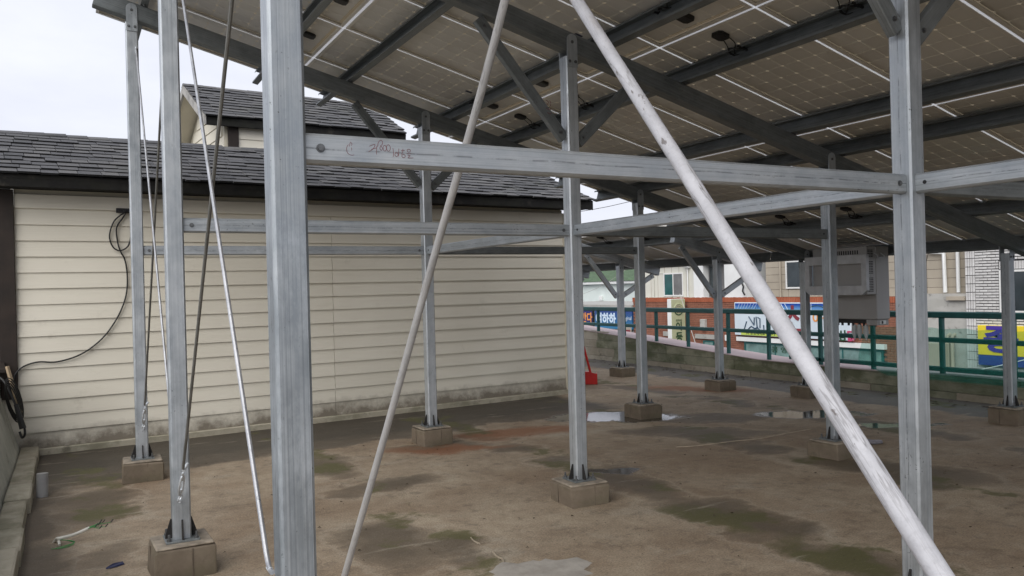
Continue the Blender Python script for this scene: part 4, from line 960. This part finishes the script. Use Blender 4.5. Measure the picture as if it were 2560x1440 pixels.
for k in range(620):
    if k < 160: x, y = 9.9 + random.uniform(-.35, .2), random.uniform(4.5, 15)
    else: x, y = random.uniform(.0, 9.0), random.uniform(2.5, 9.4)
    a = random.uniform(0, 6.28); l_ = random.uniform(.012, .06) * (1 if k < 160 else .28); w_ = l_ * random.uniform(.15, .5); ca, sa = math.cos(a), math.sin(a)
    dm.add([(x + ca * l_, y + sa * l_, .006), (x - sa * w_, y + ca * w_, .014), (x - ca * l_, y - sa * l_, .006), (x + sa * w_, y - ca * w_, .010)], [(0, 1, 2, 3)])
tag(dm.build('leaf_litter', plain('dead_leaf', (.07, .05, .03), .9, 0, .5, 9, 0), smooth=False), 'scattered dead leaves and grit along the parapet and over the floor', 'litter', None, 'stuff')

# ================================================================== STREET BUILDINGS BEYOND THE TERRACE
FX = 20.0
ROTF = (math.radians(90), 0, math.radians(-90))      # text on a facade facing -X
def bld(name, loc, label, cat='building', group='buildings across the street'):
    return tag(empty(name, loc), label, cat, group)
class Loc:
    def __init__(s, root): s.r = root; s.o = Vector(root.location)
    def box(s, name, mat, x0, x1, y0, y1, z0, z1, parent=None, b=.0):
        m = MB(); o = s.o
        (m.cbox if b else m.box)(*( [x0 - o.x, x1 - o.x, y0 - o.y, y1 - o.y, z0 - o.z, z1 - o.z] + ([b] if b else []) ))
        return m.build(name, M[mat] if isinstance(mat, str) else mat, parent or s.r, smooth=False)
    def tube(s, name, mat, pts, r, n=8, parent=None):
        return MB().tube([Vector(p) - s.o for p in pts], r, n).build(name, M[mat], parent or s.r)
def window(Lc, x, y0, y1, z0, z1, panes=2, glass=('curtain', 'glassg'), fmat='winframe', t=.05):
    root = Lc.box('window', fmat, x - .03, x + .05, y0, y1, z0, z0 + t)
    Lc.box('frame_top', fmat, x - .03, x + .05, y0, y1, z1 - t, z1, root); Lc.box('frame_side', fmat, x - .03, x + .05, y0, y0 + t, z0 + t, z1 - t, root); Lc.box('frame_side', fmat, x - .03, x + .05, y1 - t, y1, z0 + t, z1 - t, root)
    w = (y1 - y0 - 2 * t) / panes
    for k in range(panes):
        a = y0 + t + k * w; Lc.box('pane', glass[k % len(glass)], x - .02, x - .008, a + .012, a + w - .012, z0 + t, z1 - t, root)
        if k: Lc.box('mullion', fmat, x - .035, x + .04, a - .02, a + .02, z0 + t, z1 - t, root)
    return root
# red brick shop building
b1 = bld('brick_building', (FX, 20.8, -4.6), 'low red brick shop building with soldier course, across the street'); B = Loc(b1)
B.box('wall', 'redmortar', FX + .02, FX + 7, 14.2, 26.45, -4.6, 1.06)
bm = MB(); o = Vector(b1.location)
z = .915; row = 0
HOLES = [(23.45, 24.35, -1.4, -.38), (21.75, 22.35, -1.6, -.42), (15.0, 20.35, -2.2, -.38)]
while z > -1.7:
    y = 26.45 - (.105 if row % 2 else 0)
    while y > 14.2:
        a, c = y - .20, y
        if not any(h[0] < (a + c) / 2 < h[1] and h[2] < z - .03 < h[3] for h in HOLES): bm.box(FX - o.x + random.uniform(-.004, .004), FX + .03 - o.x, a - o.y, c - o.y, z - .057 - o.z, z - o.z)
        y -= .21
    z -= .067; row += 1
ob = bm.build('brickwork', M['redbrick'], b1, smooth=False); ob['kind'] = 'stuff'
sm = MB(); y = 26.45
while y > 14.2: sm.box(FX - .02 - o.x + random.uniform(-.006, .004), FX + .03 - o.x, y - .058 - o.y, y - o.y, .93 - o.z, 1.10 + random.uniform(-.008, .006) - o.z); y -= .068
ob = sm.build('soldier_course', M['redsoldier'], b1, smooth=False); ob['kind'] = 'stuff'
B.box('roof_deck', 'conc', FX + .03, FX + 7, 14.2, 26.45, 1.062, 1.08)
window(B, FX, 23.5, 24.25, -1.3, -.42, 1, ('glassg',)); B.box('lintel', 'conc', FX - .05, FX, 23.35, 24.55, -.36, -.19)
B.box('lintel', 'conc', FX - .06, FX, 21.4, 22.75, -.38, -.22); window(B, FX, 21.8, 22.35, -1.6, -.44, 1, ('shopglass',), 'greenrail')
B.box('window_ledge', 'white', FX - .12, FX, 14.9, 20.6, -.37, -.23)
sw = window(B, FX, 15.0, 20.33, -2.2, -.38, 4, ('shopglass', 'shopglass'), 'greenrail', .07)
B.box('shop_interior', 'mint', FX + .031, FX + .034, 17.2, 20.2, -.8, -.5)
for k, (yy, zz, mt) in enumerate(((19.9, -.72, 'maroon'), (19.45, -.70, 'magenta'), (19.75, -.86, 'beige'), (17.2, -.66, 'magenta'), (17.5, -.7, 'paleblue'), (17.4, -.98, 'beige'))):
    m = MB(); m.add([(FX - .012 - o.x, yy - o.y + .16 * math.cos(a) * (1 + .3 * math.sin(3 * a + k)), zz - o.z + .10 * math.sin(a)) for a in [2 * math.pi * j / 12 for j in range(12)]], [tuple(range(12))]); m.prism([v for v in m.v], (.006, 0, 0)); m.build('window_sticker', M[mt], b1, smooth=False)
textmesh('window_lettering', '콩 영 배', .20, (FX - .035 - o.x, 18.6 - o.y, -.60 - o.z), ROTF, M['darkgreen'], b1, .004, sx=1.6)
for k in range(7):
    yy = 18.9 - .45 * k; B.tube('window_decal', 'mint', [(FX - .04, yy, -.95), (FX - .04, yy - .22, -.85 + .1 * (k % 2)), (FX - .04, yy - .42, -.98)], .010, 5)
B.box('meter_box', 'conc', FX - .12, FX, 22.15, 22.4, -.05, .32, b=.01)
B.box('wall_lamp_box', 'white', FX - .1, FX, 21.0, 21.18, -.40, -.20, b=.01)

# sign boards on it
def signroot(name, loc, label): return tag(empty(name, loc), label, 'sign', 'shop signs across the street')
so_ = (FX - .16, 18.3, -.17); sg = signroot('shop_sign', so_, 'wide white shop sign with blue sky print on the red brick building'); G = Loc(sg)
G.box('sign_board', 'signwhite', FX - .16, FX - .02, 15.95, 20.62, -.17, .93, b=.012)
pan = G.box('sky_print', 'signsky', FX - .166, FX - .161, 16.0, 20.57, .62, .90); pan.location = (0, 0, .79); pan.data.transform(Matrix.Translation((0, 0, -.79)))
for k in range(7): G.tube('ray_print', 'signwhite', [(FX - .168, 20.5 - .12 * k, .63), (FX - .168, 20.36 - .13 * k, .89)], .008, 4)
for a, c in ((18.55, 18.38), (18.40, 18.22), (17.36, 17.36)): G.tube('ray_print', 'signwhite', [(FX - .168, a, .89), (FX - .168, c, .63)], .010, 4)
for k in range(9): G.tube('peak_print', 'ink', [(FX - .169, 20.08 - .10 * k, .62), (FX - .169, 20.03 - .10 * k, .72 + .05 * (k % 3)), (FX - .169, 19.98 - .10 * k, .62)], .006, 4)
G.tube('sun_print', 'magenta', [(FX - .172, 19.78, .655), (FX - .165, 19.78, .655)], .045, 14)
for pts in ([(19.95, .46), (19.72, .18)], [(19.72, .18), (19.70, .44)], [(19.62, .46), (19.58, .1), (19.45, .02)], [(19.55, .44), (19.45, .40), (19.46, .1)], [(20.05, .0), (19.85, .14), (19.6, .04), (19.5, -.06)], [(20.1, -.06), (19.8, .02), (19.55, .12)], [(20.18, .0), (20.05, .3)], [(19.3, .2), (19.28, -.04)]):
    G.tube('brush_print', 'ink', [(FX - .168, a, c) for a, c in pts], .022, 5)
G.box('lime_strip', 'lime', FX - .168, FX - .162, 18.6, 20.32, -.155, .0)
textmesh('strip_lettering', '井 충청대학교 두마기', .135, (-.012, 19.45 - so_[1], .093), ROTF, M['darkgreen'], sg, .003, sx=1.05, bold=.003)
textmesh('maroon_lettering', '산', .95, (-.012, 17.95 - so_[1], .55), ROTF, M['maroon'], sg, .004, sx=1.0, bold=.02)
textmesh('orange_lettering', '이을', .42, (-.012, 16.95 - so_[1], .60), ROTF, M['orange'], sg, .004, bold=.008)
G.tube('ring_print', 'darkgreen', [(FX - .167, 17.15 - .5 * math.cos(t_), .42 + .42 * math.sin(t_)) for t_ in [math.pi * k / 12 for k in range(25)]], .012, 4)
for col, ch, yy in (('magenta', '은', 16.42), ('darkgreen', '상', 16.12), ('magenta', '닭', 15.82)): textmesh('menu_lettering', ch, .33, (-.013, yy - so_[1] + .12, .12), ROTF, M[col], sg, .004, bold=.012)
vs_ = signroot('projecting_sign', (19.5, 23.2, -.56), 'tall green projecting sign with white edge on the brick building'); V = Loc(vs_)
V.box('sign_edge', 'white', 19.2, 19.84, 23.13, 23.36, -.56, 1.06, b=.012)
V.box('sign_face', 'signgreen', 19.205, 19.835, 23.118, 23.129, -.55, 1.05)
RS = (math.radians(90), 0, 0)
textmesh('lettering', '이', .34, (.03, -.09, .60), RS, M['darkgreen'], vs_, .003, bold=.01); textmesh('lettering', '등', .36, (.03, -.09, .22), RS, M['darkgreen'], vs_, .003, bold=.01); textmesh('small_lettering', '전주식', .10, (.03, -.09, .83), RS, M['darkgreen'], vs_, .003)
for a0, a1, rr, mt in ((200, 340, .2, 'darkgreen'), (20, 160, .2, 'signgreen'), (0, 360, .13, 'beige')):
    V.tube('logo_arc', mt, [(19.53 + rr * math.cos(math.radians(a0 + (a1 - a0) * k / 14)), 23.112, .62 + .06 + rr * math.sin(math.radians(a0 + (a1 - a0) * k / 14))) for k in range(15)], .022 if rr > .15 else .014, 5)
for yy in (-.2, .8): V.tube('bracket', 'bolt', [(19.8, 23.2, yy), (20.02, 23.2, yy)], .02)
# banner shop to the left
b2 = bld('banner_shop', (FX + .3, 31, -4.6), 'low shop building with grey coping above two blue banner signs'); B = Loc(b2)
B.box('wall', 'white', FX + .1, FX + 5, 26.6, 36, -4.6, .66); B.box('coping', 'conc', FX + .0, FX + 5, 26.55, 36, .662, .80)
s1 = signroot('banner_sign', (FX - .02, 29.95, -.1), 'navy banner sign with orange lettering left of the blue banner'); G = Loc(s1)
G.box('sign_board', 'black', FX - .03, FX + .06, 29.3, 33.0, -.16, .60); G.box('sign_face', 'navy', FX - .036, FX - .031, 29.32, 32.9, -.08, .53)
textmesh('lettering', '반다', .47, (-.022, -.20, .30), ROTF, M['orange'], s1, .004, bold=.014)
s2 = signroot('blue_banner', (FX - .02, 27.8, -.2), 'blue banner sign with white lettering behind the railing'); G = Loc(s2)
f2 = G.box('sign_face', 'bansea', FX - .05, FX + .05, 26.5, 29.12, -.2, .55, b=.01)
textmesh('lettering', '여하하', .53, (-.036, .50, .37), ROTF, M['paleblue'], s2, .004, bold=.02)
textmesh('small_lettering', 'original', .22, (-.036, -.98, .46), ROTF, M['signwhite'], s2, .003)
G.box('food_print', 'beige', FX - .056, FX - .051, 26.52, 27.2, -.45, -.1, b=.0); G.box('food_print', 'maroon', FX - .060, FX - .057, 26.6, 26.9, -.42, -.2)
# green hip roofed white building
b3 = bld('green_roof_building', (28, 38, -4.6), 'white building with green shingle hip roof at the far left of the street'); B = Loc(b3)
B.box('wall', 'mint', 26, 33, 35.15, 47, -4.6, 1.70); B.box('gutter', 'white', 25.7, 33.3, 34.85, 47.3, 1.702, 1.84)
o = Vector(b3.location); rv = [(25.65, 34.8, 1.85), (33.3, 34.8, 1.85), (33.3, 47.4, 1.85), (25.65, 47.4, 1.85), (29.4, 36.6, 2.62), (29.4, 45.5, 2.62)]
MB().add([Vector(v) - o for v in rv], [(0, 4, 5, 3), (0, 1, 4), (1, 2, 5, 4), (2, 3, 5), (0, 3, 2, 1)]).build('roof', M['greenroof'], b3, smooth=False)
for k in range(9):
    t_ = (k + .5) / 9.5; a = Vector(rv[0]).lerp(Vector(rv[4]), t_); c = Vector(rv[3]).lerp(Vector(rv[5]), t_); MB().tube([a - o, c - o], .016, 4).build('shingle_course', M['greenroof'], b3)
B.box('green_band', 'greenrail', 25.97, 26, 35.15, 38.5, .62, .68); B.box('wall_box', 'white', 25.85, 26, 37.05, 37.3, .78, 1.05, b=.02)
B.tube('roof_vent', 'white', [(26.9, 38.6, 2.12), (26.9, 38.3, 2.12)], .06)
# white and cream panel building on the upper level
b4 = bld('cream_panel_building', (FX + .3, 24.3, 1.08), 'cream panel building with sliding window above the brick shop'); B = Loc(b4); x = FX + .25
B.box('wall', 'creampanel', x, x + 5, 22.95, 26.05, 1.082, 2.34); B.box('cornice', 'white', x - .12, x + 5.1, 22.9, 26.2, 2.342, 2.52)
for k in range(8): B.box('panel_joint', 'beige', x - .004, x, 26.0 - .42 * k - .02, 26.0 - .42 * k, 1.09, 2.33)
B.box('wall_ledge', 'creampanel', x - .02, x, 24.05, 25.35, 2.02, 2.04)
window(B, x, 23.65, 24.78, 1.14, 2.03); B.tube('downpipe', 'white', [(x - .06, 23.35, 2.32), (x - .06, 23.35, 1.1)], .025); B.tube('downpipe', 'creampanel', [(x - .06, 25.35, 2.0), (x - .06, 25.35, 1.1)], .02); B.tube('gutter_pipe', 'white', [(x - .14, 23.5, 2.28), (x - .10, 23.2, 2.22)], .05)
b5 = bld('white_block_building', (FX + .3, 21.6, 1.08), 'plain white rendered block with dark window bay above the brick shop'); B = Loc(b5)
B.box('wall', 'white', FX + .45, FX + 5, 20.35, 22.94, 1.082, 3.2); B.box('pier', 'white', FX + .12, FX + .45, 22.42, 22.94, 1.082, 3.2); B.box('pier', 'white', FX + .12, FX + .45, 20.35, 21.35, 1.082, 3.2); B.box('eave', 'white', FX + .05, FX + .45, 21.34, 22.43, 2.28, 2.6)
window(B, FX + .38, 21.40, 22.38, 1.12, 2.24, 2, ('curtain', 'glass'), 'bolt')
B.tube('cable_loop', 'black', [(FX + .05, 20.45, 1.6), (FX + .02, 20.35, 1.45), (FX + .05, 20.42, 1.3), (FX + .02, 20.3, 1.18)], .03)
b6 = bld('beige_panel_building', (FX + .5, 16.5, 1.08), 'beige building with horizontal wall panels behind the inverter'); B = Loc(b6); x = FX + .3
B.box('wall', 'darkmortar', x + .02, x + 6, 12.62, 19.62, -4.6, 4.4)
zz = 1.10; rowz = 0
while zz < 4.2:
    y = 19.60
    for ln in (.95, 1.2, 1.2, 1.2, 1.2, 1.2):
        a = max(y - ln + .008, 12.64)
        if a < y - .1 and not (1.34 < zz + .12 < 2.2 and 17.55 < (a + y) / 2 < 18.6): B.box('wall_panel', 'beige', x - .012, x + .022, a, y - .006, zz, zz + .232, b=.004)
        y -= ln
    zz += .24; rowz += 1
window(B, x - .02, 17.45, 18.72, 1.36, 2.25, 2, ('glass', 'glass')); B.tube('downpipe', 'beige', [(x - .07, 18.92, 3.5), (x - .07, 18.92, 1.1)], .03)
B.tube('downpipe', 'white', [(x - .1, 13.75, 2.28), (x - .1, 13.3, 2.22), (x - .1, 13.28, 1.2)], .05); B.tube('downpipe', 'white', [(x - .1, 12.92, 3.6), (x - .1, 12.92, 1.2)], .045)
B.tube('downpipe', 'white', [(x - .08, 14.5, 3.5), (x - .08, 14.5, 1.1)], .04)
b7 = bld('concrete_annex', (FX + .3, 13.5, -4.6), 'stained grey concrete annex wall with two drain pipes left of the white brick building'); B = Loc(b7)
B.box('wall', 'conc', FX + .05, FX + .27, 12.62, 14.1, -4.6, 1.17); B.box('canopy_slab', 'beige', FX - .05, FX + .27, 12.62, 13.1, 1.0, 1.10); B.box('low_wall', 'beige', FX - .25, FX + .04, 13.05, 14.1, -4.6, -.12)
for yy in (12.95, 13.08): B.tube('drain_pipe', 'beige', [(FX + .06, yy, .12), (FX - .06, yy, .08), (FX - .07, yy, -.05), (FX - .07, yy, -3)], .045)
b8 = bld('side_shop', (FX + .5, 14.2, -4.6), 'green shaded shop front behind the inverter and railing'); B = Loc(b8)
B.box('wall', 'greenrail', FX + .12, FX + .25, 14.105, 15.0, -4.6, .2); B.box('awning', 'conc', FX - .6, FX + .1, 14.1, 15.2, -.95, -.85)
# white brick building at the right
b9 = bld('white_brick_building', (FX, 11, -4.6), 'white glazed brick building at the right edge with dark joints'); B = Loc(b9)
B.box('wall', 'darkmortar', FX + .012, FX + 7, 6.0, 12.60, -4.6, 6.0)
wy1, wz0, wz1 = 11.74, .70, 1.74
bmesh_ = MB().box(-.02, .02, -.098, .098, -.025, .025).mesh('brick', M['whitebrick'], smooth=False); vmesh = MB().box(-.02, .02, -.0245, .0245, -.098, .098).mesh('brick', M['whitebrick'], smooth=False)
rest = MB(); o = Vector(b9.location); cnt = 0
z = 2.9; row = 0
while z > -1.6:
    y = 12.345 - (.105 if row % 2 else 0); z0 = z - .057
    if row % 2:
        rest.box(FX - .0 - o.x, FX + .02 - o.x, 12.25 - o.y, 12.345 - o.y, z0 - o.z, z - o.z)
    while y > 9.5:
        a = y - .20; inwin = (wz0 - .02 < z - .03 < wz1 + .22 and a < wy1 + .02)
        if inwin and y > wy1 + .06: rest.box(FX - .01 - o.x, FX + .02 - o.x, wy1 + .022 - o.y, y - o.y, z0 + .004 - o.z, z - .003 - o.z)
        if not inwin:
            if y > 10.9 and .35 < z < 2.45 and cnt < 230:
                q_ = link('brick', bmesh_, b9); q_.location = (FX + .01 - o.x + random.uniform(-.003, .003), y - .1 - o.y, z - .0285 - o.z); cnt += 1
            else: rest.box(FX - .01 - o.x, FX + .02 - o.x, a - o.y, y - o.y, z0 - o.z, z - o.z)
        y -= .21
    z -= .071; row += 1
for k in range(4):
    z = 2.9
    while z > -1.6:
        if z > .2 and z < 2.5: q_ = link('brick', vmesh, b9); q_.location = (FX + .01 - o.x, 12.575 - .063 * k - o.y - .005, z - .1 - o.z)
        else: rest.box(FX - .01 - o.x, FX + .02 - o.x, 12.57 - .063 * k - .0285 - o.y, 12.57 - .063 * k + .0285 - o.y, z - .2 - o.z, z - o.z)
        z -= .213
y = wy1
while y > 9.6: rest.box(FX - .012 - o.x, FX + .02 - o.x, y - .057 - o.y, y - o.y, wz1 + .02 - o.z, wz1 + .21 - o.z); y -= .067
ob = rest.build('brickwork', M['whitebrick'], b9, smooth=False); ob['kind'] = 'stuff'
window(B, FX, 10.2, wy1, wz0, wz1, 2, ('glass', 'glass'))
s3 = signroot('yellow_sign', (FX - .1, 11.3, -.6), 'yellow shop sign with indigo lettering and blue base at the right edge'); G = Loc(s3)
G.box('sign_face', 'yellow', FX - .14, FX - .011, 10.2, 12.24, -.345, .385, b=.01); G.box('blue_base', 'signblue', FX - .14, FX - .012, 10.2, 12.24, -.60, -.347, b=.01)
textmesh('lettering', '종', .70, (-.052, .36, .615), ROTF, M['purple'], s3, .004, sx=1.35, bold=.026)
b10 = bld('blue_roof_house', (34, 47, -4.6), 'small house with bright blue roof far behind the banner shop'); B = Loc(b10)
B.box('wall', 'white', 33, 37, 43.2, 47.2, -4.6, .9); B.box('roof', 'bluecol', 32.7, 37.3, 42.9, 47.5, .902, 1.25)

# overhead wires
def wire(pts, label, r=.012, mat='cable'):
    tag(MB().tube(smoothpath(pts, 6), r, 5).build('overhead_wire', M[mat]), label, 'wire')
wire([(12.5, 22.0, 3.75), (13.6, 19.0, 3.86), (15.0, 15.0, 4.4)], 'thin black overhead wire crossing the sky gap beside the central post', .008)
wire([(18.6, 12.5, 2.9), (18.8, 13.2, 1.0), (18.9, 13.6, .4), (19.4, 13.7, -.6)], 'pale service wire slanting down before the concrete annex', .010, 'white')
wire([(18.8, 12.6, 2.8), (19.3, 13.3, 1.7), (19.9, 14.1, 1.1)], 'black service wire slanting down before the beige building', .008)
wire([(18.0, 12.8, -.75), (18.2, 11.6, -.62), (18.4, 10.6, -.35), (18.6, 9.9, -.1)], 'pale street wire behind the green mesh sheet', .009, 'white')
wire([(19.0, 22.4, 1.25), (18.7, 21.8, .7), (18.4, 21.1, -.1), (18.0, 20.2, -1.0)], 'grey stay wire slanting down across the red brick wall', .012, 'conc')
wire([(26, 34.5, 2.6), (25.5, 36.5, 1.6), (25, 39, .9)], 'thin grey wire in front of the green roofed building', .010, 'conc')
ct = MB(); random.seed(5)
for k in range(9):
    y0 = 13.0 + .25 * random.random(); P = [(17.0, y0 + .9 - .25 * j + random.uniform(-.1, .1), -.45 - .12 * (j % 3) * random.random() - .05 * k * random.random() - .09 * abs(j - 3)) for j in range(8)]
    ct.tube(smoothpath(P, 4), .011, 5)
for k in range(4): ct.tube([(17.0, 13.05 + .25 * k, -.4), (17.0, 13.0 + .26 * k, -1.2 - .1 * k)], .010, 5)
tag(ct.build('cable_tangle', M['cable']), 'tangle of black street cables seen under the railing below the inverter', 'cables')
